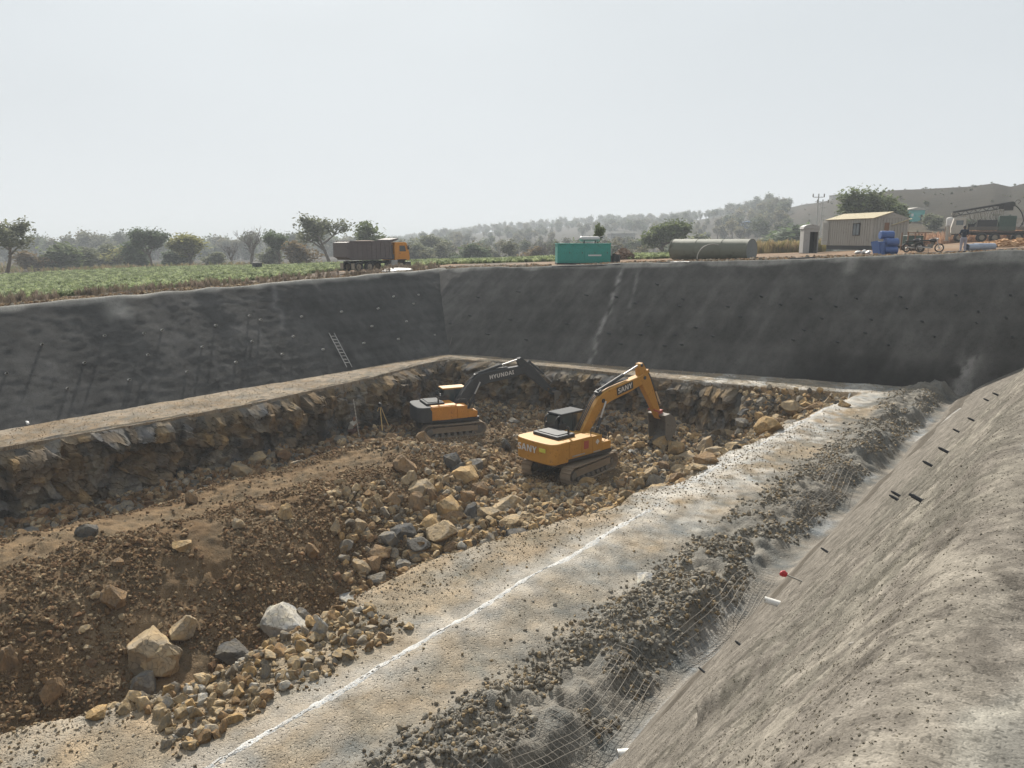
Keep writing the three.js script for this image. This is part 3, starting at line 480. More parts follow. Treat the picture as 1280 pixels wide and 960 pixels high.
const word = { ochre: 'ochre', tan: 'tan', brown: 'brown', grey: 'grey', dark: 'blackish', pale: 'whitish', rust: 'rusty brown' };
strew(66, 11, (r) => { const s = 12.5 + 12 * r(), t = 13.2 + 9 * r(); return [s, t, t > table(NEAR_EDGE, s) + 0.8 && s > 13.2 + Math.max(0, t - 15) * 0.6]; }, 0.32, 0.85, ['tan', 'ochre', 'brown', 'brown', 'grey', 'dark', 'tan'], (c) => 'smaller ' + word[c] + ' rock between the boulders of the middle pile', 'smaller rocks of the middle pile');
strew(66, 12, (r) => { const s = 24 + 18 * r(), t = 11 + 9.5 * r(); return [s, t, t > table(NEAR_EDGE, s) + 0.3 && s < table(FAR_EDGE, t) - 0.4 && !(s > 27 && s < 36 && t > 15.8)]; }, 0.32, 0.9, ['tan', 'ochre', 'tan', 'brown', 'grey', 'ochre'], (c) => 'smaller ' + word[c] + ' rock between the boulders of the right bank', 'smaller rocks of the right bank');
strew(48, 13, (r) => { const s = 3 + 27 * r(), t = 30.3 + 3.0 * r(); return [s, t, true]; }, 0.28, 0.62, ['rust', 'rust', 'brown', 'brown', 'tan', 'grey'], (c) => word[c] + ' rock in the rubble along the foot of the left rock face', 'rocks along the left rock face');
strew(30, 14, (r) => { const t = 17 + 17 * r(), s = table(FAR_EDGE, t) - 1.2 - 2.4 * r(); return [s, t, true]; }, 0.22, 0.5, ['grey', 'dark', 'brown', 'tan'], (c) => word[c] + ' rock fallen at the foot of the far rock face', 'rocks along the far rock face');
strew(26, 15, (r) => { const s = 4 + 18 * r(), t = 19 + 8 * r(); return [s, t, true]; }, 0.14, 0.3, ['brown', 'tan', 'brown', 'rust'], (c) => word[c] + ' stone stuck in the dark earth slope', 'stones in the earth slope');

// uncountable small stuff: copies of a few stones
const stoneMat = new THREE.MeshPhysicalMaterial({ specularIntensity: 0.2, map: rep(TEX.rock.map, 0.8), bumpMap: rep(TEX.rock.bump, 0.8), bumpScale: 0.03, roughness: 1 });
function scatter(name, label, n, seed, geos, area, size, tones, f = pit, sink = 0.25) {
  const r = rngOf(seed), per = geos.map(() => []), M = new THREE.Matrix4(), q = new THREE.Quaternion(), e = new THREE.Euler();
  for (let k = 0; k < n; k++) {
    const a = area(r); if (!a) continue; const [s, t, w = 1, at] = a, z = size(r, s, t) * w, y = at ?? f(s, t); if (z > 0.07 && onPad(s, t, 2.7)) continue; e.set(r() * 6.28, r() * 6.28, r() * 6.28); q.setFromEuler(e);
    M.compose(V3(-t, y + z * (0.5 - sink), -s), q, V3(z * (0.8 + 0.5 * r()), z * (0.55 + 0.35 * r()), z * (0.7 + 0.4 * r())));
    const c = tones[Math.floor(r() * tones.length)], b = 0.54 + 0.42 * r(); per[Math.floor(r() * geos.length)].push([M.clone(), [c[0] * b, c[1] * b, c[2] * b]]);
  }
  const G = new THREE.Group(); G.name = numbered(name); tag(G, label, null, null, 'stuff'); scene.add(G);
  geos.forEach((g, i) => { const L = per[i]; if (!L.length) return; const m = lit(new THREE.InstancedMesh(g, stoneMat, L.length)), col = new THREE.Color(); m.name = 'stones'; L.forEach(([A, c], k) => { m.setMatrixAt(k, A); m.setColorAt(k, col.setRGB(...c)); }); tag(m, null, null, null, 'stuff'); G.add(m); });
}
const T = { ochre: [0.55, 0.39, 0.21], tan: [0.52, 0.41, 0.27], brown: [0.37, 0.255, 0.15], grey: [0.36, 0.32, 0.265], dark: [0.19, 0.175, 0.155], pale: [0.56, 0.53, 0.48], rust: [0.30, 0.185, 0.105], earth: [0.20, 0.13, 0.072], spoil: [0.42, 0.395, 0.35] };
const pow = (a, b, p) => (r) => a + (b - a) * Math.pow(r(), p);
// rubble 10 to 40 cm
scatter('rubble', 'broken rock of the middle pile', 8500, 21, MID, (r) => { const s = 10 + 20 * r(), t = 12.5 + 12 * r(), d = fbm(s * 0.4, t * 0.4, 2, 301); return t > table(NEAR_EDGE, s) + 0.3 && s > 13.2 + Math.max(0, t - 15) * 0.6 + 1.5 * d && d > -0.2 ? [s, t] : null; }, pow(0.045, 0.30, 2.6), [T.tan, T.ochre, T.brown, T.brown, T.grey, T.tan, T.tan]);
scatter('rubble', 'broken rock of the right bank', 10000, 22, MID, (r) => { const s = 20 + 23.5 * r(), t = 10.5 + 12 * r(), { a, c } = inside(s, t); return a > 0.2 && c > 0.1 ? [s, t] : null; }, pow(0.045, 0.30, 2.6), [T.tan, T.ochre, T.tan, T.brown, T.grey, T.dark]);
scatter('rubble', 'broken rock under the left face', 11000, 23, MID, (r) => { const s = -4 + 40 * r(), t = 29.8 + 4.4 * Math.pow(r(), 0.75); return t < table(LEFT_EDGE, s) - 0.55 ? [s, t] : null; }, pow(0.06, 0.30, 2), [T.rust, T.rust, T.brown, T.brown, T.earth, T.tan, T.grey, T.dark]);
scatter('rubble', 'broken rock under the far face', 5000, 24, MID, (r) => { const t = 14 + 21 * r(), s = table(FAR_EDGE, t) - 0.7 - 3.6 * r() * r(); return [s, t]; }, pow(0.06, 0.26, 1.8), [T.grey, T.dark, T.brown, T.brown, T.tan]);
scatter('rubble', 'stones over the digging floor', 5200, 25, MID, (r) => { const s = 24 + 15 * r(), t = 18 + 15 * r(); return fbm(s * 0.5, t * 0.5, 2, 305) > -0.2 ? [s, t] : null; }, pow(0.05, 0.2, 2.5), [T.brown, T.tan, T.brown, T.earth, T.grey]);
scatter('rubble', 'stones stuck in the dark earth slope', 2600, 27, MID, (r) => { const s = 0 + 20 * r(), t = 15 + 11 * r(); return t > table(NEAR_EDGE, s) + 0.6 && fbm(s * 0.5, t * 0.5, 2, 309) > -0.1 ? [s, t] : null; }, pow(0.035, 0.17, 2.6), [T.brown, T.earth, T.brown, T.rust, T.tan]);
scatter('rubble', 'stones around the near heap', 1100, 26, MID, (r) => { const s = 5.2 + 5.4 * r(), t = 11.0 + 2.6 * r(); return fbm(s * 0.8, t * 0.8, 2, 307) > -0.15 ? [s, t] : null; }, pow(0.035, 0.2, 2.4), [T.tan, T.tan, T.ochre, T.brown, T.tan, T.grey, T.pale]);
// clods and crumbs of the earth slopes
scatter('earth_clods', 'crumbly clods on the dark earth slopes', 140000, 31, SMALL, (r) => { const s = -2 + 32 * r(), t = 13 + 18 * r(); return t > table(NEAR_EDGE, s) + 0.1 && fbm(s * 0.6, t * 0.6, 3, 311) > -0.25 && !(t > 26.4 && t < 28.5 && r() > 0.07) ? [s, t] : null; }, pow(0.012, 0.085, 3), [T.earth, T.earth, T.brown, T.brown, T.rust, T.tan]);
scatter('earth_clods', 'crumbly clods along the lower walls', 26000, 32, SMALL, (r) => { const s = -2 + 43 * r(), t = 26 + 8.3 * r(); return t < table(LEFT_EDGE, s) - 0.4 && !(t > 26.4 && t < 28.5 && s < 28 && r() > 0.07) && s < table(FAR_EDGE, t) ? [s, t] : null; }, pow(0.014, 0.07, 2.8), [T.rust, T.brown, T.earth, T.tan, T.grey]);
// gravel over the benches
scatter('gravel', 'gravel strewn on the near bench', 45000, 33, TINY, (r) => { const s = 2 + 40 * Math.pow(r(), 1.5), t = 7.6 + 7 * r(); const lime = Math.abs(t - LIME_T(s)) < 0.25; return !(lime && r() > 0.25) && fbm(s * 0.7, t * 0.7, 3, 313) > -0.30 + 0.3 * r() - 0.1 ? [s, t] : null; }, pow(0.005, 0.016, 2.6), [[0.62, 0.53, 0.41], [0.66, 0.61, 0.53], [0.58, 0.47, 0.33], [0.46, 0.44, 0.41], [0.55, 0.49, 0.40]]);
scatter('gravel', 'stones strewn on the near bench', 1700, 34, SMALL, (r) => { const s = 2 + 38 * Math.pow(r(), 1.3), t = 8 + 6.2 * r(); return fbm(s * 0.6, t * 0.6, 2, 315) > -0.05 ? [s, t] : null; }, pow(0.015, 0.06, 3), [T.tan, T.grey, T.pale, T.tan]);
scatter('gravel', 'gravel banked on the bench edge', 14000, 35, SMALL, (r) => { const s = 1 + 34 * Math.pow(r(), 1.2), e = table(NEAR_EDGE, s), t = e - 2.2 + 3.6 * Math.sqrt(r()); return [s, t]; }, pow(0.01, 0.04, 2.8), [[0.60, 0.51, 0.39], [0.55, 0.43, 0.28], [0.62, 0.57, 0.49], [0.42, 0.34, 0.25]]);
scatter('gravel', 'grit on the far and left benches', 12000, 36, SMALL, (r) => { if (r() < 0.5) { const s = -2 + 42 * r(); return [s, table(LEFT_EDGE, s) + 3.6 * r()]; } const t = 8 + 29 * r(); return [table(FAR_EDGE, t) + 3.8 * r(), t]; }, pow(0.01, 0.035, 3), [T.tan, T.pale, T.tan, T.brown]);
// grey spoil along the right slope
const spoilArea = (r) => { const s = 3 + 43 * Math.pow(r(), 1.7), w = 0.8 + 1.9 * r() + 1.0 * r() * r(); return fbm(s * 0.7, w, 3, 317) > -0.2  ? [s, rightFoot(s) + w] : null; };
scatter('spoil_lumps', 'grey lumps of the concrete spoil bank', 30000, 41, SMALL, spoilArea, pow(0.012, 0.075, 2.6), [T.spoil, T.spoil, T.spoil, T.grey, T.grey, T.tan]);
scatter('spoil_lumps', 'larger grey lumps of the concrete spoil bank', 450, 42, MID, (r) => { const a = spoilArea(r); return a && a[0] < 30 ? a : null; }, pow(0.05, 0.15, 2.6), [T.spoil, T.spoil, T.grey]);
// ---------------------------------------------------------------- mesh tools for machines
const boxG = (w, h, d, x = 0, y = 0, z = 0, r = 0) => { const g = r ? new RoundedBoxGeometry(w, h, d, 2, r) : new THREE.BoxGeometry(w, h, d); g.translate(x, y, z); return g; };
const flat = (g) => { const q = g.index ? g.toNonIndexed() : g; for (const k of Object.keys(q.attributes)) if (!['position', 'normal', 'uv'].includes(k)) q.deleteAttribute(k); return q; };
const join = (...L) => mergeGeometries(L.flat().map(flat));
function ext(pts, depth, z = 0, bevel = 0.015) { const s = new THREE.Shape(pts.map(([x, y]) => new THREE.Vector2(x, y))); const g = new THREE.ExtrudeGeometry(s, { depth: depth - 2 * bevel, bevelEnabled: bevel > 0, bevelSize: bevel, bevelThickness: bevel, bevelSegments: 1, steps: 1 }); g.translate(0, 0, z - depth / 2 + bevel); return g; }
function rod(a, b, r, n = 10, r2) { const A = V3(...a), B = V3(...b), d = B.clone().sub(A), g = new THREE.CylinderGeometry(r2 ?? r, r, d.length(), n, 1); g.applyQuaternion(new THREE.Quaternion().setFromUnitVectors(V3(0, 1, 0), d.normalize())); g.translate((A.x + B.x) / 2, (A.y + B.y) / 2, (A.z + B.z) / 2); return g; }
const disc = (r, w, x, y, z, n = 20) => { const g = new THREE.CylinderGeometry(r, r, w, n); g.rotateX(Math.PI / 2); g.translate(x, y, z); return g; };
function pipe(pts, r, seg = 24, n = 6, closed = false) { return new THREE.TubeGeometry(new THREE.CatmullRomCurve3(pts.map((p) => V3(...p)), closed), seg, r, n, closed); }
const grime = layered(512, (x, y) => { const n = tfbm(x, y, 4, 7, 401), m = tfbm(x, y, 14, 4, 407), sp = smooth(0.55, 0.8, m) * smooth(0.4, 0.6, n), v = 0.76 + 0.12 * (n - 0.5) - 0.22 * sp; return { c: [v, v - 0.01 - 0.02 * sp, v - 0.02 - 0.05 * sp], h: n }; });
const paint = (r, g, b, rough = 0.62, metal = 0) => new THREE.MeshStandardMaterial({ color: new THREE.Color(r, g, b), map: rep(grime.map, 0.7), roughness: rough, metalness: metal, side: THREE.DoubleSide });
const PM = {
  yellow: paint(0.47, 0.235, 0.03), orange: paint(0.60, 0.25, 0.025), black: paint(0.035, 0.036, 0.04), charcoal: paint(0.045, 0.048, 0.053, 0.8), steel: paint(0.20, 0.185, 0.165, 0.7, 0.3), track: paint(0.27, 0.215, 0.155, 0.95, 0.0), chrome: paint(0.5, 0.5, 0.5, 0.45, 0.6), white: paint(0.62, 0.62, 0.61, 0.6), red: paint(0.40, 0.08, 0.05), dust: paint(0.34, 0.29, 0.23, 0.95), tyre: paint(0.035, 0.034, 0.034, 0.9), body: paint(0.13, 0.108, 0.108, 0.75), teal: paint(0.02, 0.27, 0.225), grey: paint(0.33, 0.33, 0.325), cream: paint(0.42, 0.40, 0.36), blue: paint(0.045, 0.105, 0.30, 0.45), rusty: paint(0.22, 0.13, 0.085, 0.9), green: paint(0.05, 0.09, 0.075), pale: paint(0.34, 0.325, 0.295), brown: paint(0.16, 0.10, 0.065, 0.9), wood: paint(0.60, 0.42, 0.17, 0.7), lime: paint(0.62, 0.62, 0.08),
};
const GLASS = new THREE.MeshPhysicalMaterial({ color: new THREE.Color(0.05, 0.065, 0.07), roughness: 0.08, metalness: 0, clearcoat: 0.6 });
const font = await new FontLoader().loadAsync('fonts/droid/droid_sans_bold.typeface.json');
function letters(text, size, wide = 1) { const g = new TextGeometry(text, { font, size, depth: 0.012, curveSegments: 4, bevelEnabled: false }); g.computeBoundingBox(); const b = g.boundingBox; g.translate(-(b.min.x + b.max.x) / 2, -(b.min.y + b.max.y) / 2, 0); g.scale(wide, 1, 1); return g; }

// ---------------------------------------------------------------- crawler excavators
function trackParts(root, side) {
  const z = side * 1.19, R = 0.43, cx = 1.72, cy = 0.475, per = 4 * cx + 2 * Math.PI * R, n = 48, shoes = [];
  for (let k = 0; k < n; k++) {
    let d = (k / n) * per, x, y, a; if (d < 2 * cx) { x = -cx + d; y = cy + R; a = 0; } else if ((d -= 2 * cx) < Math.PI * R) { const q = d / R; x = cx + R * Math.sin(q); y = cy + R * Math.cos(q); a = -q; } else if ((d -= Math.PI * R) < 2 * cx) { x = cx - d; y = cy - R; a = Math.PI; } else { d -= 2 * cx; const q = d / R; x = -cx - R * Math.sin(q); y = cy - R * Math.cos(q); a = Math.PI - q; }
    if (a === 0) y -= 0.04 * Math.sin((x + cx) / (2 * cx) * Math.PI);
    const m = new THREE.Matrix4().makeRotationZ(a).setPosition(x, y, z); const s = boxG(per / n * 0.93, 0.045, 0.6), gr = boxG(0.03, 0.04, 0.58, 0.05, 0.035, 0), lk = boxG(per / n * 0.8, 0.07, 0.2, 0, -0.05, 0); shoes.push(...[s, gr, lk].map((g) => g.applyMatrix4(m)));
  }
  const t = part('track', join(shoes), PM.track, root);
  part('track_beam', join(boxG(3.2, 0.34, 0.34, 0, 0.5, z), boxG(2.6, 0.12, 0.42, 0, 0.66, z)), PM.track, t);
  part('sprocket', join(disc(0.36, 0.14, -cx, cy, z), disc(0.2, 0.5, -cx, cy, z)), PM.steel, t);
  part('idler', join(disc(0.37, 0.16, cx, cy, z), disc(0.12, 0.44, cx, cy, z)), PM.steel, t);
  const rl = []; for (let k = 0; k < 7; k++) rl.push(disc(0.13, 0.42, -1.25 + k * 0.42, 0.2, z, 12)); rl.push(disc(0.09, 0.4, -0.6, 0.82, z, 10), disc(0.09, 0.4, 0.6, 0.82, z, 10));
  part('rollers', join(rl), PM.steel, t);
}
function excavator(o) {
  const root = thing('excavator', o.label, 'excavator', 'excavators in the lower cut', o.pos, o.turn); root.scale.setScalar(o.scale);
  const low = new THREE.Group(); low.name = 'undercarriage'; low.rotation.y = o.slew; root.add(low);
  part('centre_frame', join(boxG(1.5, 0.36, 1.9, 0, 0.68, 0), boxG(0.4, 0.3, 2.2, 0.8, 0.58, 0), boxG(0.4, 0.3, 2.2, -0.8, 0.58, 0), (() => { const g = new THREE.CylinderGeometry(0.62, 0.66, 0.2, 24); g.translate(0, 0.94, 0); return g; })()), PM.track, low);
  trackParts(low, 1); trackParts(low, -1);
  const B = o.body, tail = o.tail;
  part('deck', join(boxG(3.9, 0.2, 2.5, -0.25, 1.13, 0), boxG(1.2, 0.16, 0.8, 1.0, 1.1, 0.9)), PM.black, root);
  // counterweight: curved plan, rounded top edge
  const plan = new THREE.Shape(); plan.moveTo(-1.62, -1.36); plan.lineTo(tail + 0.42, -1.36); plan.quadraticCurveTo(tail + 0.08, -1.3, tail + 0.03, -0.85); plan.quadraticCurveTo(tail - 0.08, 0, tail + 0.03, 0.85); plan.quadraticCurveTo(tail + 0.08, 1.3, tail + 0.42, 1.36); plan.lineTo(-1.62, 1.36); plan.closePath();
  const slab = (y0, y1, m, name, bev) => { const g = new THREE.ExtrudeGeometry(plan, { depth: y1 - y0 - 2 * bev, bevelEnabled: true, bevelSize: bev * 0.9, bevelOffset: -bev * 0.9, bevelThickness: bev, bevelSegments: 3, curveSegments: 14 }); g.rotateX(Math.PI / 2); g.translate(0, y1 - bev, 0); return part(name, g, m, root); };
  const cw = slab(1.10, 2.14, o.weight, 'counterweight', 0.07);
  part('weight_base', join(boxG(0.5, 0.18, 2.3, tail + 0.55, 1.10, 0)), PM.dust, cw);
  // engine house, right-hand doors, tank and step box
  part('engine_house', boxG(1.75, 0.9, 2.70, -0.76, 1.68, 0, 0.04), B, root);
  part('hood', join(boxG(1.25, 0.2, 1.75, -1.2, 2.2, -0.05, 0.06), boxG(0.95, 0.06, 1.4, -1.2, 2.31, -0.05, 0.02)), o.hood || PM.black, root);
  part('side_door', boxG(0.82, 0.72, 0.03, -1.14, 1.68, 1.352, 0.01), B, root);
  part('side_door', boxG(0.66, 0.72, 0.03, -0.34, 1.68, 1.352, 0.01), B, root);
  const gr = []; for (let k = 0; k < 6; k++) gr.push(boxG(0.3, 0.03, 0.02, -0.36, 1.62 + k * 0.06, 1.372)); part('grille', join(boxG(0.34, 0.4, 0.012, -0.36, 1.77, 1.368), gr), PM.red, root);
  part('fuel_tank', boxG(0.72, 0.86, 0.86, 0.48, 1.66, 0.92, 0.04), B, root);
  part('step_box', boxG(0.72, 0.42, 0.8, 1.2, 1.45, 0.93, 0.04), B, root);
  part('skirt', join(boxG(2.6, 0.12, 0.05, -0.3, 1.18, 1.33), boxG(2.6, 0.12, 0.05, -0.3, 1.18, -1.33)), PM.black, root);
  part('handrail', join(pipe([[0.75, 2.08, 1.28], [0.78, 2.5, 1.28], [0.5, 2.52, 1.28], [0.1, 2.5, 1.28], [0.05, 2.1, 1.28]], 0.02), pipe([[1.5, 1.66, 1.2], [1.45, 2.1, 1.2], [1.1, 2.3, 1.2], [0.85, 2.15, 1.2]], 0.02)), PM.black, root);
  part('exhaust', join(rod([-1.0, 2.2, 0.75], [-1.0, 2.62, 0.75], 0.055), rod([-1.0, 2.62, 0.75], [-1.12, 2.7, 0.75], 0.05)), PM.black, root);
  // cab
  const cab = new THREE.Group(); cab.name = 'cab'; root.add(cab);
  const x0 = -0.35, x1 = 1.42, za = -1.36, zb = -0.38, y0 = 1.22, y1 = 2.9;
  const P = 0.09, pil = [boxG(x1 - x0, 0.75, zb - za, (x0 + x1) / 2, y0 + 0.36, (za + zb) / 2, 0.03), boxG(0.5, 1.0, zb - za, x0 + 0.1, 2.0, (za + zb) / 2, 0.03)];
  for (const [x, z] of [[x1 - 0.14, za], [x1 - 0.14, zb], [0.55, za], [0.55, zb], [x0 + 0.04, za], [x0 + 0.04, zb]]) pil.push(rod([x + (x > 1 ? 0.1 : 0), y0 + 0.7, z * 1 + (z === za ? P / 2 : -P / 2)], [x, y1, z + (z === za ? P / 2 : -P / 2)], 0.05, 8));
  part('cab_frame', join(pil), o.cabColour, cab);
  part('roof', boxG(x1 - x0 - 0.05, 0.12, zb - za + 0.03, (x0 + x1) / 2 - 0.02, y1 + 0.04, (za + zb) / 2, 0.05), o.roof, cab);
  part('window', boxG(0.72, 0.92, 0.012, 0.95, 2.42, zb - 0.03), GLASS, cab); part('window', boxG(0.72, 0.92, 0.012, 0.95, 2.42, za + 0.03), GLASS, cab);
  part('window', boxG(0.75, 0.9, 0.012, 0.15, 2.43, zb - 0.03), GLASS, cab); part('window', boxG(0.75, 0.9, 0.012, 0.15, 2.43, za + 0.03), GLASS, cab);
  part('window', boxG(0.012, 1.0, 0.8, x1 - 0.1, 2.4, (za + zb) / 2), GLASS, cab); part('window', boxG(0.012, 0.42, 0.76, x0 - 0.16, 2.68, (za + zb) / 2), GLASS, cab);
  if (o.guard) part('guard_bar', join(pipe([[x0 - 0.25, 2.1, za + 0.1], [x0 - 0.27, 2.72, za + 0.1], [x0 - 0.1, 2.86, za + 0.1], [x0 + 0.2, 2.9, za + 0.1]], 0.035), pipe([[x0 - 0.25, 2.1, zb - 0.1], [x0 - 0.27, 2.72, zb - 0.1], [x0 - 0.1, 2.86, zb - 0.1], [x0 + 0.2, 2.9, zb - 0.1]], 0.035)), PM.black, cab);
  part('mirror', join(boxG(0.05, 0.32, 0.2, 1.35, 2.3, 1.25, 0.02), rod([1.2, 1.66, 1.2], [1.35, 2.2, 1.25], 0.015)), PM.black, root);
  // boom
  const foot = [0.3, 1.75, 0.12], boom = new THREE.Group(); boom.name = 'boom'; boom.position.set(...foot); boom.rotation.z = o.boomA; root.add(boom);
  part('bracket', join(boxG(0.9, 0.75, 0.08, 0.35, 1.6, -0.18), boxG(0.9, 0.75, 0.08, 0.35, 1.6, 0.42)), o.arm, root);
  const bp = [[-0.18, -0.13], [0.15, -0.2], [0.9, 0.0], [1.75, 0.38], [2.25, 0.52], [2.9, 0.42], [4.3, 0.02], [5.45, -0.22], [5.75, -0.2], [5.86, 0.0], [5.76, 0.19], [5.45, 0.24], [4.3, 0.62], [3.2, 0.98], [2.6, 1.12], [2.1, 1.1], [1.55, 0.88], [0.8, 0.5], [0.1, 0.2], [-0.16, 0.14]];
  part('boom_beam', ext(bp.map(([x, y]) => { const mid = x < 2.2 ? 0.36 * x : 0.8 - (x - 2.2) * 0.225; return [x, mid + (y - mid) * (o.thick || 1)]; }), 0.46, 0, 0.03), o.arm, boom);
  part('boom_pins', join(disc(0.11, 0.56, 2.3, 0.8, 0), disc(0.1, 0.54, 5.7, 0, 0), disc(0.1, 0.56, 0, 0, 0), boxG(0.25, 0.3, 0.3, 2.35, 1.2, 0)), PM.black, boom);
  part('hose', join([-0.1, 0, 0.1].map((z) => pipe([[0.2, 0.35, z], [1.0, 0.78, z], [1.9, 1.2, z], [2.6, 1.26, z], [3.6, 1.0, z], [4.6, 0.66, z]], 0.03, 30))), PM.black, boom);
  if (o.plate) part('name_plate', (() => { const g = boxG(1.35, 0.42, 0.01, 0, 0, 0); g.rotateZ(-0.29); g.translate(4.05, 0.42, 0.236); return g; })(), PM.black, boom);
  part('lettering', (() => { const g = letters(o.word, o.plate ? 0.27 : 0.28, o.plate ? 1.25 : 1.05); g.rotateZ(-0.29); g.translate(o.plate ? 4.06 : 3.95, o.plate ? 0.42 : 0.43, 0.238); return g; })(), PM.white, boom);
  const ca = Math.cos(o.boomA), sa = Math.sin(o.boomA), toRoot = (x, y) => [foot[0] + x * ca - y * sa, foot[1] + x * sa + y * ca];
  for (const z of [-0.30, 0.54]) { const [px, py] = toRoot(2.3, 0.8), a = [1.0, 1.35, z], b = [px, py, z], m = (k) => [0, 1, 2].map((i) => mix(a[i], b[i], k)); const cy = part('boom_cylinder', rod(a, m(0.62), 0.085, 12), o.cyl, root); part('rod', rod(m(0.6), b, 0.05, 10), PM.chrome, cy); }
  // arm
  const arm = new THREE.Group(); arm.name = 'arm'; const tip = toRoot(5.7, 0); arm.position.set(tip[0], tip[1], foot[2]); arm.rotation.z = o.armA; root.add(arm);
  part('arm_beam', ext([[-0.82, 0.16], [-0.72, 0.36], [-0.2, 0.40], [0.5, 0.42], [2.75, 0.16], [3.0, 0.1], [3.04, -0.06], [2.9, -0.14], [0.6, -0.26], [0, -0.28], [-0.3, -0.16], [-0.75, 0.02]], 0.34, 0, 0.025), o.arm, arm);
  part('arm_pins', join(disc(0.09, 0.44, -0.72, 0.2, 0), disc(0.1, 0.5, 0, 0, 0), disc(0.08, 0.46, 2.9, 0, 0)), PM.black, arm);
  { const a = toRoot(2.35, 1.32), cr = Math.cos(o.armA), sr = Math.sin(o.armA), b = [tip[0] - 0.72 * cr - 0.2 * sr, tip[1] - 0.72 * sr + 0.2 * cr], m = (k) => [mix(a[0], b[0], k), mix(a[1], b[1], k), foot[2]]; const cy = part('arm_cylinder', rod(m(0), m(0.6), 0.095, 12), o.cyl, root); part('rod', rod(m(0.58), m(1), 0.055, 10), PM.chrome, cy); }
  { const cy = part('bucket_cylinder', rod([0.05, 0.56, 0], [1.5, 0.60, 0], 0.08, 12), o.cyl, arm); part('rod', rod([1.45, 0.6, 0], [2.45, 0.55, 0], 0.045, 10), PM.chrome, cy); part('cylinder_lug', boxG(0.2, 0.3, 0.2, 0.02, 0.48, 0), o.arm, cy); }
  // bucket
  const bk = new THREE.Group(); bk.name = 'bucket'; bk.position.set(2.92, 0, 0); bk.rotation.z = o.bucketA - o.armA; arm.add(bk);
  const out = [[-0.12, 0.16], [0.34, 0.14], [0.72, -0.16], [0.88, -0.62], [0.72, -1.08], [0.32, -1.38], [-0.02, -1.48]], inn = [[-0.02, -1.43], [0.29, -1.32], [0.65, -1.04], [0.8, -0.62], [0.66, -0.22], [0.3, 0.04], [-0.1, 0.06]];
  part('shell', ext([...out, ...inn], 1.25, 0, 0.01), o.bucket, bk);
  for (const z of [-0.61, 0.61]) part('side_plate', ext([...out, [-0.16, -1.0], [-0.1, -0.4]], 0.05, z, 0.005), o.bucket, bk);
  for (let k = 0; k < 5; k++) part('tooth', ext([[0.06, -1.42], [-0.06, -1.44], [-0.16, -1.72], [-0.1, -1.72]], 0.11, -0.5 + 0.25 * k, 0.008), PM.steel, bk);
  part('linkage', join(rod([-0.05, 0.3, 0.2], [-0.55, 0.55, 0.2], 0.05, 8), rod([-0.05, 0.3, -0.2], [-0.55, 0.55, -0.2], 0.05, 8), boxG(0.4, 0.3, 0.36, 0.05, 0.2, 0)), o.linkage, bk);
  return root;
}
{
  const a = excavator({ label: 'yellow excavator with yellow boom, rear turned to the camera, digging by the rock bank', pos: [-20.5, -11.66, -31.1], turn: 1.40, slew: 0.14, scale: 1, boomA: 0.46, armA: -0.99, bucketA: 0.12, tail: -2.72, body: PM.yellow, weight: PM.yellow, cabColour: PM.black, roof: PM.charcoal, arm: PM.yellow, cyl: PM.black, bucket: PM.steel, linkage: PM.red, word: 'SANY', plate: true, guard: true });
  const t = letters('SANY', 0.33, 1.15); t.rotateY(-Math.PI / 2); t.translate(-2.785, 1.74, -0.3); part('lettering', t, PM.white, a);
  const tg = boxG(0.014, 0.2, 0.42, 0, 0, 0); tg.translate(-2.765, 1.8, 0.72); part('warning_sticker', tg, PM.lime, a);
  part('stripe', join(boxG(0.9, 0.06, 0.01, -0.9, 1.36, 1.372), boxG(0.5, 0.06, 0.01, 0.45, 1.30, 1.356)), PM.pale, a);
  const lg = new THREE.CylinderGeometry(0.14, 0.14, 0.012, 4); lg.rotateX(Math.PI / 2); lg.translate(0.48, 1.78, 1.356); part('diamond_mark', lg, PM.white, a);
  const b = excavator({ label: 'orange excavator with dark grey boom standing at the foot of the rock face', pos: [-31.4, -11.85, -33.8], turn: 1.06, slew: -0.05, scale: 0.92, boomA: 0.43, armA: -0.72, bucketA: 0.05, tail: -2.55, body: PM.orange, weight: PM.charcoal, cabColour: PM.black, roof: PM.yellow, arm: PM.charcoal, cyl: PM.charcoal, bucket: PM.steel, linkage: PM.charcoal, word: 'HYUNDAI', thick: 1.18, hood: PM.charcoal, plate: false, guard: false });
  part('corner_panel', ext([[-1.75, 2.08], [-1.15, 1.24], [-1.0, 1.24], [-0.2, 1.24], [-0.2, 2.08]], 0.02, 1.372, 0.004), PM.orange, b);
  part('top_cover', boxG(1.75, 0.05, 2.5, -0.75, 2.15, 0.0, 0.02), PM.orange, b);
}
// ---------------------------------------------------------------- things on the ground round the pit
const D2R = Math.PI / 180, facing = (deg) => deg * D2R + YAW;        // heading: 0 = to the right of the view, 90 = away from it
function spot(u, depth, lift = 0) { const p = ahead(u, depth, -1.2), y = ground(-p.z, -p.x); const q = ahead(u, depth, y); return [q.x, ground(-q.z, -q.x) + lift, q.z]; }
function wheel(root, x, z, r, w, rimMat = PM.dust) { const t = part('wheel', (() => { const g = new THREE.TorusGeometry(r * 0.78, r * 0.26, 8, 22); g.scale(1, 1, w / (r * 0.52)); g.translate(x, r, z); return g; })(), PM.tyre, root); part('rim', join(disc(r * 0.55, w * 0.55, x, r, z, 16), disc(r * 0.2, w * 1.02, x, r, z, 12)), rimMat, t); return t; }
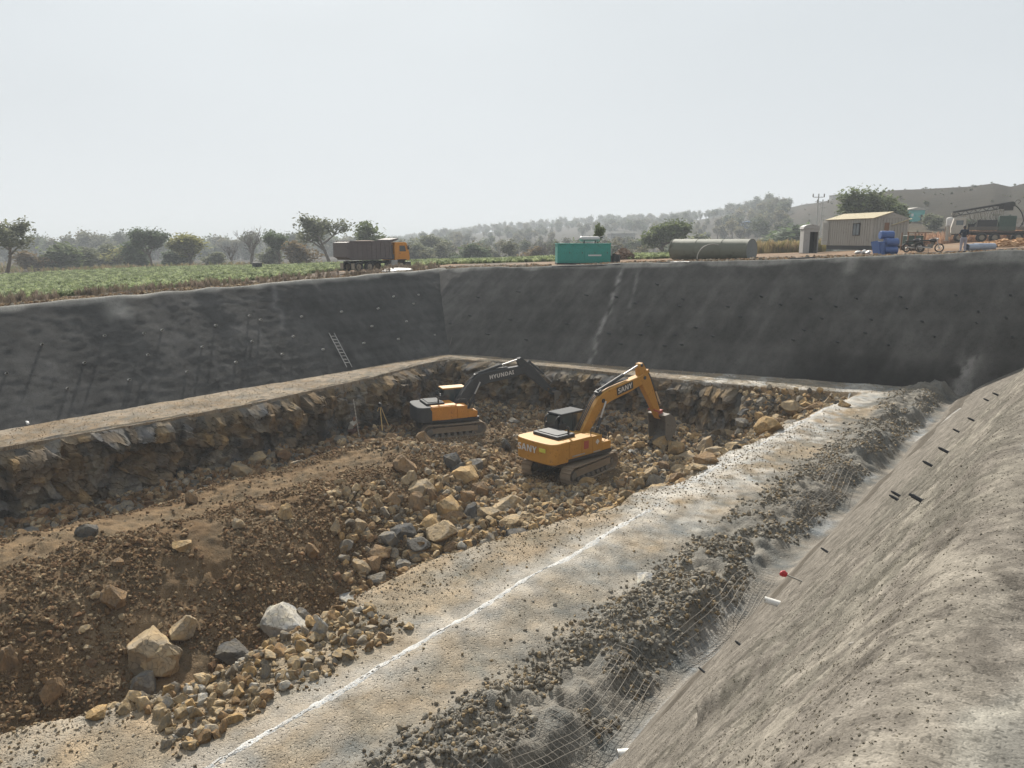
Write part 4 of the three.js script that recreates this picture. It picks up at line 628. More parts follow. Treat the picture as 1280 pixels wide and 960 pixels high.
// tipper lorry; +x forward, right side +z
{
  const p = spot(470, 68.5), t = thing('tipper_truck', 'orange-cabbed tipper truck with a brown grey dump body parked above the far corner', 'truck', null, p, facing(46)); t.scale.setScalar(0.85);
  part('chassis', join(boxG(7.0, 0.28, 0.32, -0.1, 0.95, 0.45), boxG(7.0, 0.28, 0.32, -0.1, 0.95, -0.45), boxG(1.2, 0.2, 2.2, 2.8, 0.75, 0), boxG(0.3, 0.4, 2.3, 3.55, 0.7, 0)), PM.charcoal, t);
  for (const x of [-2.9, -1.55]) for (const z of [-0.98, 0.98]) wheel(t, x, z, 0.54, 0.5);
  for (const z of [-1.02, 1.02]) { wheel(t, 2.55, z, 0.54, 0.32); wheel(t, 0.9, z, 0.5, 0.32); }
  // dump body: tall box, ribbed sides, flared rear, cab guard
  const db = new THREE.Group(); db.name = 'dump_body'; t.add(db);
  part('side_wall', boxG(5.0, 1.72, 0.08, -1.35, 2.2, 1.2), PM.body, db); part('side_wall', boxG(5.0, 1.72, 0.08, -1.35, 2.2, -1.2), PM.body, db);
  part('front_wall', boxG(0.08, 1.9, 2.4, 1.18, 2.25, 0), PM.body, db); part('bed', boxG(5.1, 0.14, 2.44, -1.35, 1.3, 0), PM.body, db);
  part('tailgate', ext([[-3.86, 1.3], [-4.35, 1.55], [-4.35, 2.95], [-3.86, 3.05]], 2.44, 0, 0.01), PM.body, db);
  for (let k = 0; k < 9; k++) part('rib', boxG(0.08, 1.66, 0.05, -3.6 + k * 0.57, 2.2, 1.262), PM.body, db);
  part('rail', join(boxG(5.2, 0.12, 0.14, -1.35, 3.08, 1.22), boxG(5.2, 0.12, 0.14, -1.35, 3.08, -1.22), boxG(5.1, 0.1, 0.1, -1.35, 1.4, 1.25)), PM.body, db);
  part('cab_guard', ext([[1.1, 3.0], [1.2, 3.0], [2.15, 3.3], [2.15, 3.42], [1.1, 3.25]], 2.3, 0, 0.01), PM.body, db);
  part('load', (() => { const g = new THREE.SphereGeometry(1, 20, 8, 0, 6.283, 0, 1.57); g.scale(2.3, 0.35, 1.1); g.translate(-1.35, 2.85, 0); return g; })(), PM.brown, db);
  // cab
  const cb = new THREE.Group(); cb.name = 'cab'; t.add(cb);
  part('cab_shell', ext([[1.72, 1.15], [3.55, 1.15], [3.62, 1.35], [3.55, 1.95], [3.28, 2.86], [3.1, 2.96], [1.85, 2.96], [1.72, 2.85]], 2.36, 0, 0.05), PM.orange, cb);
  part('windscreen', (() => { const g = boxG(0.03, 0.85, 2.0); g.rotateZ(0.28); g.translate(3.44, 2.42, 0); return g; })(), GLASS, cb);
  for (const z of [1.19, -1.19]) { const dr = part('door', ext([[2.15, 1.25], [3.2, 1.25], [3.2, 2.0], [3.0, 2.75], [2.15, 2.75]], 0.03, z, 0.006), PM.orange, cb); part('window', ext([[2.25, 2.05], [3.12, 2.05], [2.95, 2.65], [2.25, 2.65]], 0.035, z + Math.sign(z) * 0.008, 0.003), GLASS, dr); part('handle', boxG(0.16, 0.05, 0.05, 2.3, 1.85, z + Math.sign(z) * 0.03), PM.black, dr); }
  part('bumper', boxG(0.35, 0.45, 2.4, 3.6, 0.72, 0, 0.05), PM.black, cb); part('grille', boxG(0.05, 0.42, 1.6, 3.64, 1.3, 0), PM.black, cb);
  for (const z of [0.95, -0.95]) part('headlight', boxG(0.06, 0.2, 0.3, 3.78, 0.78, z, 0.02), PM.white, cb);
  for (const z of [1.36, -1.36]) part('mirror', join(boxG(0.12, 0.42, 0.16, 3.3, 2.45, z, 0.03), rod([3.2, 2.7, z * 0.86], [3.28, 2.6, z], 0.02)), PM.black, cb);
  part('mudguard', join(boxG(1.25, 0.1, 0.4, 2.55, 1.16, 1.02, 0.04), boxG(1.25, 0.1, 0.4, 2.55, 1.16, -1.02, 0.04)), PM.black, t);
  part('fuel_tank', boxG(0.85, 0.6, 0.5, 1.55, 0.85, 1.0, 0.08), PM.grey, t); part('air_cleaner', join(rod([1.45, 1.2, 0.9], [1.45, 2.7, 0.9], 0.13), boxG(0.4, 0.5, 0.3, 1.45, 1.5, 0.9)), PM.charcoal, t);
  part('mud_flap', join(boxG(0.04, 0.6, 0.55, -3.55, 0.6, 1.0), boxG(0.04, 0.6, 0.55, -3.55, 0.6, -1.0)), PM.dust, t);
}
// genset
{
  const t = thing('generator', 'teal green generator box standing on the far rim', 'generator', null, spot(728, 61.5), facing(3));
  part('housing', boxG(4.25, 1.5, 1.7, 0, 0.9, 0, 0.03), PM.teal, t); part('skid', boxG(4.3, 0.16, 1.6, 0, 0.1, 0), PM.black, t); part('lid', boxG(4.33, 0.06, 1.78, 0, 1.66, 0), PM.teal, t);
  for (let k = 0; k < 4; k++) { const d = part('door', boxG(0.92, 1.28, 0.03, -1.5 + k * 1.0, 0.9, 0.86, 0.01), PM.teal, t); part('handle', boxG(0.05, 0.12, 0.03, -1.15 + k * 1.0, 0.95, 0.885), PM.black, d); }
  part('label_strip', boxG(1.05, 0.12, 0.02, 0.85, 0.75, 0.888), PM.white, t); part('air_duct', join(boxG(0.16, 0.55, 1.2, 2.2, 1.0, 0), boxG(0.5, 0.06, 1.2, 2.4, 1.5, 0)), PM.grey, t);
  const s = part('silencer', (() => { const g = new THREE.CapsuleGeometry(0.2, 1.3, 4, 14); g.rotateZ(Math.PI / 2); g.translate(0.55, 2.03, 0); return g; })(), PM.chrome, t); part('bracket', join(boxG(0.08, 0.25, 0.3, 0.1, 1.78, 0), boxG(0.08, 0.25, 0.3, 1.0, 1.78, 0), rod([1.25, 2.05, 0], [1.6, 2.2, 0], 0.07)), PM.black, s);
}
{ const g = []; for (let k = 0; k < 3; k++) g.push(rod([k * 0.3, 0, 0.05 * k], [k * 0.3, 0.85 - 0.1 * k, 0.05 * k], 0.16, 12)); const m = single('cylinder_rack', join(g, boxG(1.0, 0.06, 0.4, 0.3, 0.5, 0)), PM.charcoal, 'row of dark upright cylinders at the right end of the generator', 'cylinders'); m.position.set(...spot(763, 61.5)); m.rotation.y = facing(0); }
// steel casing pipe with closed end
{
  const L = 6.6, R = 0.80, t = thing('casing_pipe', 'large grey green steel pipe lying on the far rim', 'pipe', null, spot(889, 58, R - 0.03), facing(-46));
  const g = new THREE.CylinderGeometry(R, R, L, 48, 24, true), p = g.attributes.position; for (let i = 0; i < p.count; i++) { const y = p.getY(i), k = 1 + 0.006 * Math.sin(y * 9) + 0.006 * vn(y * 2, Math.atan2(p.getZ(i), p.getX(i)) * 3, 411); p.setX(i, p.getX(i) * k); p.setZ(i, p.getZ(i) * k); } g.computeVertexNormals(); g.rotateZ(Math.PI / 2);
  const mm = paint(0.15, 0.158, 0.125, 0.7); part('shell', g, mm, t);
  for (const x of [L / 2 - 0.01, -L / 2 + 0.01]) { const d = new THREE.CylinderGeometry(R * 0.985, R * 0.985, 0.03, 40); d.rotateZ(Math.PI / 2); d.translate(x, 0, 0); part('end_plate', d, paint(0.15, 0.172, 0.18), t); const rg = new THREE.TorusGeometry(R, 0.03, 8, 40); rg.rotateY(Math.PI / 2); rg.translate(x, 0, 0); part('end_ring', rg, mm, t); }
  const seam = []; for (const x of [-1.1, 1.1]) { const rg = new THREE.TorusGeometry(R + 0.008, 0.014, 6, 40); rg.rotateY(Math.PI / 2); rg.translate(x, 0, 0); seam.push(rg); } part('weld_seam', join(seam), mm, t);
}
{ const g = new THREE.TorusGeometry(1.15, 0.035, 8, 48, Math.PI * 1.25); g.rotateZ(-0.4); g.scale(1, 0.95, 1); g.rotateX(-0.22); const m = single('hose_loop', g, PM.pale, 'pale hose loop leaning against the large steel pipe', 'hose'); const p = spot(891, 56.6, 0.15); m.position.set(...p); m.rotation.y = facing(-4); }
// sheet-metal shed
const SHED = paint(0.34, 0.33, 0.305, 0.6);
function ribs(w, h, step, depth) { const L = []; for (let x = -w / 2 + step / 2; x < w / 2; x += step) L.push(boxG(step * 0.45, h, depth, x, h / 2, 0)); return join(boxG(w, h, 0.03, 0, h / 2, 0), L); }
{
  const L = 5.9, W = 3.7, H = 2.35, t = thing('site_shed', 'grey corrugated sheet-metal shed with a yellowish low gable roof', 'shed', null, spot(1088, 66), facing(105));
  // local x along the long front wall going away from the near corner; the front wall is at z = +0 facing the camera side
  const wall = (w, x, z, turn, name = 'wall') => { const g = ribs(w, H, 0.3, 0.11); g.rotateY(turn); g.translate(x, 0.35, z); return part(name, g, SHED, t); };
  wall(L, L / 2, 0, Math.PI); wall(L, L / 2, W, 0); wall(W, 0, W / 2, Math.PI / 2); wall(W, L, W / 2, Math.PI / 2);
  part('plinth', boxG(L - 0.05, 0.4, W - 0.05, L / 2, 0.18, W / 2), PM.charcoal, t);
  for (const x of [0, L]) part('gable', (() => { const g = ext([[-W / 2, 0], [W / 2, 0], [0, 0.5]], 0.06, 0, 0.004); g.rotateY(Math.PI / 2); g.translate(x, 0.35 + H, W / 2); return g; })(), SHED, t);
  const rm = paint(0.5, 0.43, 0.27, 0.6);
  for (const s of [-1, 1]) part('roof_sheet', (() => { const g = ribs(L + 0.4, Math.hypot(W / 2 + 0.2, 0.52), 0.22, 0.05); g.rotateX(-Math.PI / 2 * 1); g.translate(0, 0, 0); g.rotateX(s > 0 ? -0.27 : 0.27); if (s < 0) g.rotateY(Math.PI); g.rotateX(0); g.translate(L / 2, 0.35 + H + (s > 0 ? -0.04 : -0.04), W / 2 + (s > 0 ? W / 2 + 0.18 : -W / 2 - 0.18)); return g; })(), rm, t);
  const wn = part('window', boxG(0.72, 0.95, 0.06, 1.9, 1.75, -0.06), GLASS, t); part('window_frame', join(boxG(0.84, 0.06, 0.1, 1.9, 2.25, -0.06), boxG(0.84, 0.06, 0.1, 1.9, 1.25, -0.06), boxG(0.06, 1.0, 0.1, 1.5, 1.75, -0.06), boxG(0.06, 1.0, 0.1, 2.3, 1.75, -0.06), boxG(0.04, 0.95, 0.1, 1.9, 1.75, -0.06)), PM.charcoal, wn); part('window_hood', boxG(0.95, 0.05, 0.35, 1.9, 2.32, -0.2), SHED, wn);
  for (let k = 0; k < 11; k++) part('slat', (() => { const g = boxG(0.95, 0.19, 0.04, 0, 0, 0); g.rotateX(0.25); g.translate(L + 0.1, 0.5 + k * 0.2, -0.1); return g; })(), SHED, t);
  part('sheet_patch', boxG(0.05, 0.8, 0.45, -0.06, 1.9, 1.4), PM.rusty, t);
}
{
  const t = thing('toilet_cabin', 'narrow grey sheet-metal cabin with an open dark doorway', 'cabin', null, spot(1010, 67), facing(-6));
  part('side_wall', boxG(0.05, 2.1, 1.2, -0.6, 1.1, 0), PM.grey, t); part('side_wall', boxG(0.05, 2.1, 1.2, 0.6, 1.1, 0), PM.grey, t); part('back_wall', boxG(1.2, 2.1, 0.05, 0, 1.1, -0.6), PM.charcoal, t);
  part('front_panel', boxG(0.5, 2.1, 0.05, -0.36, 1.1, 0.6), PM.grey, t); part('lintel', boxG(0.72, 0.3, 0.05, 0.25, 2.0, 0.6), PM.grey, t); part('floor_plate', boxG(1.2, 0.1, 1.2, 0, 0.06, 0), PM.charcoal, t);
  part('roof', ext([[-0.68, 2.12], [0.68, 2.12], [0.62, 2.3], [0.4, 2.42], [0, 2.48], [-0.4, 2.42], [-0.62, 2.3]], 1.34, 0, 0.02), PM.grey, t);
}
// blue drums and a sheet leaning on them
{
  const drum = (p, turn, lie, label) => { const prof = [[0, -0.46], [0.27, -0.46], [0.29, -0.44], [0.29, -0.16], [0.305, -0.15], [0.29, -0.14], [0.29, 0.14], [0.305, 0.15], [0.29, 0.16], [0.29, 0.44], [0.27, 0.46], [0, 0.46]].map(([x, y]) => new THREE.Vector2(x, y)); const g = new THREE.LatheGeometry(prof, 20); if (lie) g.rotateZ(Math.PI / 2); const m = single('drum', g, PM.blue, label, 'drum', 'blue drums beside the shed'); m.position.set(...p); m.rotation.y = turn; return m; };
  drum(spot(1112, 54, 0.28), facing(4), true, 'blue drum lying lowest in the stack beside the shed'); drum(spot(1112.5, 54, 0.83), facing(7), true, 'blue drum lying second from the ground in the stack beside the shed'); drum(spot(1106, 54.3, 1.34), facing(-3), true, 'blue drum lying on top of the stack beside the shed'); drum(spot(1100.5, 54, 0.46), facing(0), false, 'blue drum standing upright left of the stacked drums');
  const m = single('blue_sheet', (() => { const g = boxG(0.62, 1.0, 0.03, 0, 0.5, 0); g.rotateZ(0.14); g.rotateX(-0.2); return g; })(), PM.blue, 'flat blue sheet leaning against the upright drum', 'sheet'); m.position.set(...spot(1096, 53.5)); m.rotation.y = facing(20);
}
// motorbikes
function motorbike(p, turn, tank, label) {
  const t = thing('motorbike', label, 'motorbike', 'motorbikes parked by the shed', p, turn);
  for (const x of [-0.63, 0.63]) { const w = part('wheel', (() => { const g = new THREE.TorusGeometry(0.27, 0.045, 8, 22); g.translate(x, 0.31, 0); return g; })(), PM.tyre, t); const sp = []; for (let k = 0; k < 5; k++) { const a = k * Math.PI / 5; sp.push(rod([x - 0.26 * Math.cos(a), 0.31 - 0.26 * Math.sin(a), 0], [x + 0.26 * Math.cos(a), 0.31 + 0.26 * Math.sin(a), 0], 0.008, 5)); } part('spokes', join(sp, disc(0.06, 0.1, x, 0.31, 0, 10)), PM.chrome, w); }
  part('frame', join(pipe([[-0.63, 0.31, 0.08], [-0.3, 0.42, 0.08], [0.1, 0.3, 0.06], [0.35, 0.75, 0]], 0.025), pipe([[0.4, 0.9, 0], [0.3, 0.7, 0], [-0.25, 0.68, 0], [-0.7, 0.72, 0]], 0.025)), PM.black, t);
  part('fork', join(rod([0.63, 0.31, 0.07], [0.4, 0.95, 0.07], 0.022), rod([0.63, 0.31, -0.07], [0.4, 0.95, -0.07], 0.022)), PM.chrome, t);
  part('engine', join(boxG(0.36, 0.26, 0.24, 0.05, 0.42, 0, 0.04), boxG(0.18, 0.24, 0.2, 0.16, 0.58, 0, 0.03)), PM.steel, t);
  part('fuel_tank', (() => { const g = new THREE.SphereGeometry(0.2, 14, 10); g.scale(1.4, 0.72, 0.8); g.translate(0.2, 0.83, 0); return g; })(), tank, t);
  part('seat', boxG(0.66, 0.1, 0.24, -0.33, 0.82, 0, 0.04), PM.black, t); part('fender', (() => { const g = new THREE.TorusGeometry(0.34, 0.05, 6, 14, 1.9); g.scale(1, 1, 1.2); g.rotateZ(0.8); g.translate(-0.63, 0.31, 0); return g; })(), tank, t);
  part('handlebar', join(pipe([[0.3, 1.06, 0.36], [0.36, 1.04, 0.2], [0.4, 0.97, 0], [0.36, 1.04, -0.2], [0.3, 1.06, -0.36]], 0.016), rod([0.33, 1.04, 0.28], [0.36, 1.2, 0.34], 0.008), boxG(0.03, 0.08, 0.13, 0.36, 1.24, 0.35, 0.01)), PM.black, t);
  part('headlight', (() => { const g = new THREE.SphereGeometry(0.09, 12, 8); g.translate(0.48, 0.92, 0); return g; })(), PM.chrome, t); part('exhaust', rod([0.1, 0.27, 0.14], [-0.75, 0.36, 0.16], 0.04, 8, 0.05), PM.chrome, t); part('stand', rod([-0.05, 0.3, -0.08], [-0.02, 0.0, -0.26], 0.014), PM.steel, t);
  t.rotation.order = 'YXZ'; t.rotation.x = -0.1; return t;
}
motorbike(spot(1142, 55.5), facing(14), PM.charcoal, 'dark motorbike standing nearest to the blue drums');
motorbike(spot(1161, 55.0), facing(-24), PM.black, 'black motorbike farther right, turned toward the pit');
// water frame behind the bikes
{
  const t = thing('compressor', 'dark boxy compressor on a small steel frame behind the motorbikes', 'compressor', null, spot(1140, 59), facing(5));
  part('tank', boxG(1.25, 0.7, 0.7, 0, 0.78, 0, 0.05), PM.green, t); part('frame', join([-0.68, -0.1, 0.68].map((x) => boxG(0.07, 1.35, 0.07, x, 0.68, 0.4)), [-0.68, 0.68].map((x) => boxG(0.07, 1.35, 0.07, x, 0.68, -0.4)), boxG(1.5, 0.07, 0.9, 0, 0.36, 0), boxG(1.9, 0.06, 0.1, 0.2, 1.34, 0.4)), PM.rusty, t);
  wheel(t, -0.4, 0.5, 0.24, 0.14); wheel(t, 0.4, 0.5, 0.24, 0.14); wheel(t, -0.4, -0.5, 0.24, 0.14); wheel(t, 0.4, -0.5, 0.24, 0.14); part('drawbar', rod([0.7, 0.3, 0], [1.5, 0.2, 0], 0.035), PM.steel, t);
}
// drilling rig lorry; faces left, +x forward
{
  const p = spot(1228, 80), t = thing('drilling_rig', 'white-cabbed drilling rig truck with its dark mast lying along the top', 'drilling rig', null, [p[0], p[1] + 0.1, p[2]], facing(153)); t.scale.setScalar(0.88);
  part('chassis', join(boxG(9.4, 0.3, 0.9, -1.2, 0.92, 0), boxG(9.2, 0.12, 2.2, -1.4, 1.15, 0)), PM.charcoal, t);
  for (const z of [-1.0, 1.0]) { wheel(t, 2.5, z, 0.5, 0.3); wheel(t, 0.2, z, 0.5, 0.46); wheel(t, -1.1, z, 0.5, 0.46); wheel(t, -3.4, z, 0.5, 0.46); }
  const cb = new THREE.Group(); cb.name = 'cab'; t.add(cb);
  part('cab_shell', ext([[2.0, 0.95], [3.35, 0.95], [3.4, 1.6], [3.15, 2.7], [2.0, 2.75]], 2.3, 0, 0.06), PM.cream, cb); part('windscreen', (() => { const g = boxG(0.03, 0.7, 1.9); g.rotateZ(0.22); g.translate(3.3, 2.2, 0); return g; })(), GLASS, cb);
  for (const z of [1.16, -1.16]) { const d = part('door', boxG(0.95, 1.5, 0.03, 2.6, 1.75, z), PM.cream, cb); part('window', boxG(0.75, 0.55, 0.035, 2.6, 2.2, z), GLASS, d); }
  part('bumper', boxG(0.3, 0.35, 2.4, 3.5, 0.75, 0), PM.dust, cb); for (const z of [0.9, -0.9]) part('headlight', disc(0.12, 0.06, 0, 0, 0, 14).rotateY(Math.PI / 2).translate(3.66, 0.85, z), PM.white, cb);
  part('outrigger', join(boxG(0.22, 1.7, 0.22, 3.75, 1.05, 1.15), boxG(0.5, 0.08, 0.5, 3.75, 0.12, 1.15)), PM.pale, t); part('outrigger', join(boxG(0.22, 1.7, 0.22, 3.75, 1.05, -1.15), boxG(0.5, 0.08, 0.5, 3.75, 0.12, -1.15)), PM.pale, t);
  // mast: lattice of four chords, raised toward the rear
  const ms = new THREE.Group(); ms.name = 'mast'; t.add(ms);
  const A = [3.4, 2.95], B = [-2.6, 4.0], at = (k, dy, z) => [mix(A[0], B[0], k), mix(A[1], B[1], k) + dy, z], L = [];
  for (const z of [-0.35, 0.35]) for (const dy of [0, 0.5]) L.push(rod(at(0, dy, z), at(1, dy, z), 0.045, 6));
  part('chord', join(L), PM.charcoal, ms); part('cover_beam', ext([[3.3, 3.38], [3.4, 3.52], [-2.5, 4.56], [-2.6, 4.36]], 0.74, 0, 0.02), PM.charcoal, ms); const br = []; for (let k = 0; k < 14; k++) for (const z of [-0.35, 0.35]) br.push(rod(at(k / 14, k % 2 ? 0.5 : 0, z), at((k + 1) / 14, k % 2 ? 0 : 0.5, z), 0.025, 5)); part('brace', join(br), PM.charcoal, ms);
  part('drill_head', join(boxG(0.9, 0.85, 0.8, -2.2, 4.0, 0, 0.05), disc(0.3, 0.9, -2.5, 4.25, 0), boxG(0.5, 0.5, 0.7, -1.5, 4.0, 0)), PM.black, ms); part('crown', join(disc(0.16, 0.5, 3.35, 3.25, 0), boxG(0.5, 0.5, 0.6, 3.1, 3.1, 0)), PM.pale, ms);
  const hs = [], r = rngOf(77); for (let k = 0; k < 22; k++) { const x = 2.2 - k * 0.19; hs.push(pipe([[x, 3.25 + (1.6 - x) * 0.15, 0.4], [x - 0.1 + 0.2 * r(), 2.75, 0.75], [x - 0.35, 2.3 + 0.3 * r(), 0.8], [x - 0.6, 1.8, 0.6]], 0.03 + 0.03 * r(), 12, 5)); } part('hose', join(hs), PM.pale, t);
  part('hose', pipe([[-2.6, 4.2, 0.4], [-3.1, 4.0, 0.7], [-3.7, 3.2, 0.9], [-3.9, 2.3, 0.9], [-3.5, 1.5, 0.9]], 0.07, 26, 8), PM.black, t); part('hose', pipe([[-2.7, 4.4, 0], [-3.0, 4.75, 0], [-3.3, 4.6, 0], [-3.1, 4.3, 0]], 0.04, 18, 6), PM.black, t);
  part('compressor', boxG(1.7, 1.7, 1.9, -2.2, 2.1, 0, 0.06), PM.green, t); part('hydraulic_tank', boxG(1.6, 0.55, 0.5, -0.4, 1.55, 0.9, 0.03), PM.pale, t); part('engine', join(boxG(2.0, 1.2, 1.2, -0.2, 1.9, -0.2, 0.05), boxG(0.6, 0.7, 0.9, 1.3, 1.7, 0.2), rod([0.9, 1.6, 0.9], [-0.9, 2.5, 0.9], 0.09), rod([1.6, 1.5, 0.7], [0.4, 2.6, 0.7], 0.07)), PM.charcoal, t);
  part('control_panel', boxG(0.25, 1.0, 0.6, 1.55, 1.5, 1.05), PM.dust, t); part('pipe_rack', join([0, 1, 2].map((k) => rod([1.6, 1.4 + k * 0.13, -0.9], [-4.6, 1.4 + k * 0.13, -0.9], 0.055))), PM.steel, t);
}
{ const t = thing('site_cabin', 'cream box cabin partly hidden behind the drilling rig', 'cabin', null, spot(1266, 94), facing(-20)); part('wall_box', boxG(2.6, 2.3, 2.2, 0, 1.35, 0, 0.03), PM.cream, t); part('roof', boxG(2.75, 0.1, 2.35, 0, 2.54, 0), PM.pale, t); part('skid', boxG(2.5, 0.2, 2.0, 0, 0.1, 0), PM.charcoal, t); for (const x of [0.5, 0.95]) part('vent', boxG(0.24, 0.24, 0.04, x, 1.9, 1.11), PM.black, t); }
{ for (const [u, d, l, turn, label] of [[1214, 53.2, 1.0, 20, 'short grey blue pipe lying just right of the standing person'], [1229, 53.6, 1.55, 4, 'longer grey blue pipe lying in front of the drilling rig']]) { const g = new THREE.CylinderGeometry(0.24, 0.24, l, 20, 1, true); g.rotateZ(Math.PI / 2); const m = single('pipe_section', g, paint(0.30, 0.36, 0.46, 0.5), label, 'pipe', 'pipes by the drilling rig'); m.position.set(...spot(u, d, 0.24)); m.rotation.y = facing(turn); m.material.side = THREE.DoubleSide; } }
// far buildings and poles
{
  const hut = (u, d, w, h, dep, wallM, roofM, label, turn, lift = 0, win = 1) => { const t = thing('house', label, 'house', null, spot(u, d, lift), facing(turn)); part('wall', boxG(w, h, dep, 0, h / 2 - 0.5, 0), wallM, t); part('roof', (() => { const g = ext([[-w / 2 - 0.3, 0], [w / 2 + 0.3, 0], [w / 2 + 0.3, 0.12], [0, h * 0.22], [-w / 2 - 0.3, 0.12]], dep + 0.5, 0, 0.01); g.translate(0, h - 0.5, 0); return g; })(), roofM, t); for (let k = 0; k < win; k++) part('window', boxG(w * 0.14, h * 0.25, 0.06, -w * 0.3 + k * w * 0.3, h * 0.35, dep / 2 + 0.03), PM.white, t); part('door', boxG(w * 0.16, h * 0.55, 0.06, w * 0.32, h * 0.1, dep / 2 + 0.03), PM.charcoal, t); return t; };
  hut(1141, 165, 3.4, 2.4, 2.6, paint(0.10, 0.42, 0.40), PM.cream, 'small turquoise house on the slope left of the drilling rig', 4, 0.3);
  hut(940, 360, 9, 3.4, 5, PM.blue, paint(0.16, 0.26, 0.46), 'hazy low building with a blue roof behind the large pipe', 0, 0.5, 2);
  hut(1050, 380, 9, 3, 5, PM.pale, PM.white, 'hazy pale-roofed building behind the shed roof', 0, 1);
  const t = thing('unfinished_building', 'grey unfinished block building in the haze right of the generator', 'building', null, spot(776, 330, 0), facing(6)); part('wall', boxG(10.5, 6.5, 7, 0, 2.8, 0), PM.grey, t); for (let k = 0; k < 4; k++) for (let j = 0; j < 2; j++) part('window', boxG(1.2, 1.3, 0.08, -3.8 + k * 2.5, 1.6 + j * 2.6, 3.53), PM.charcoal, t); part('parapet', boxG(10.8, 0.4, 7.3, 0, 6.2, 0), PM.grey, t);
  const POLE = paint(0.5, 0.5, 0.5, 0.8), pole = (u, d, h, label) => { const t = thing('utility_pole', label, 'pole', 'poles behind the cabin', spot(u, d), facing(0)); part('mast', rod([0, -1, 0], [0, h, 0], 0.16, 8, 0.10), POLE, t); part('crossarm', join(boxG(1.8, 0.12, 0.12, 0, h - 0.5, 0), boxG(1.2, 0.1, 0.1, 0, h - 1.3, 0)), POLE, t); part('insulator', join([-1, 0, 1].map((x) => rod([x, h - 0.5, 0], [x, h + 0.1, 0], 0.1, 6))), PM.steel, t); };
  pole(1017, 140, 12.6, 'tall grey pole with crossarms rising left of the shed'); pole(1022.5, 143, 12.0, 'slimmer grey pole just right of the tall one');
  const w = thing('water_tank', 'white plastic tank on a stand in the dry grass left of the rig', 'water tank', null, spot(1184, 95), facing(0)); part('tank', new THREE.LatheGeometry([[0, 0], [0.36, 0], [0.38, 0.1], [0.38, 0.95], [0.3, 1.05], [0.12, 1.1], [0, 1.1]].map(([a, b]) => new THREE.Vector2(a, b + 2.2)), 20), PM.white, w); part('stand', join([[-0.3, -0.3], [0.3, -0.3], [0.3, 0.3], [-0.3, 0.3]].map(([x, z]) => rod([x, -0.2, z], [x, 2.2, z], 0.04))), PM.rusty, w);
  for (const [u, l] of [[319, 'left one of two black drums at the foot of the bare tree'], [325, 'right one of two black drums at the foot of the bare tree']]) { const m = single('drum', new THREE.CylinderGeometry(0.3, 0.3, 0.9, 16), PM.black, l, 'drum', 'black drums in the field'); m.position.set(...spot(u, 92, 0.45)); }
}
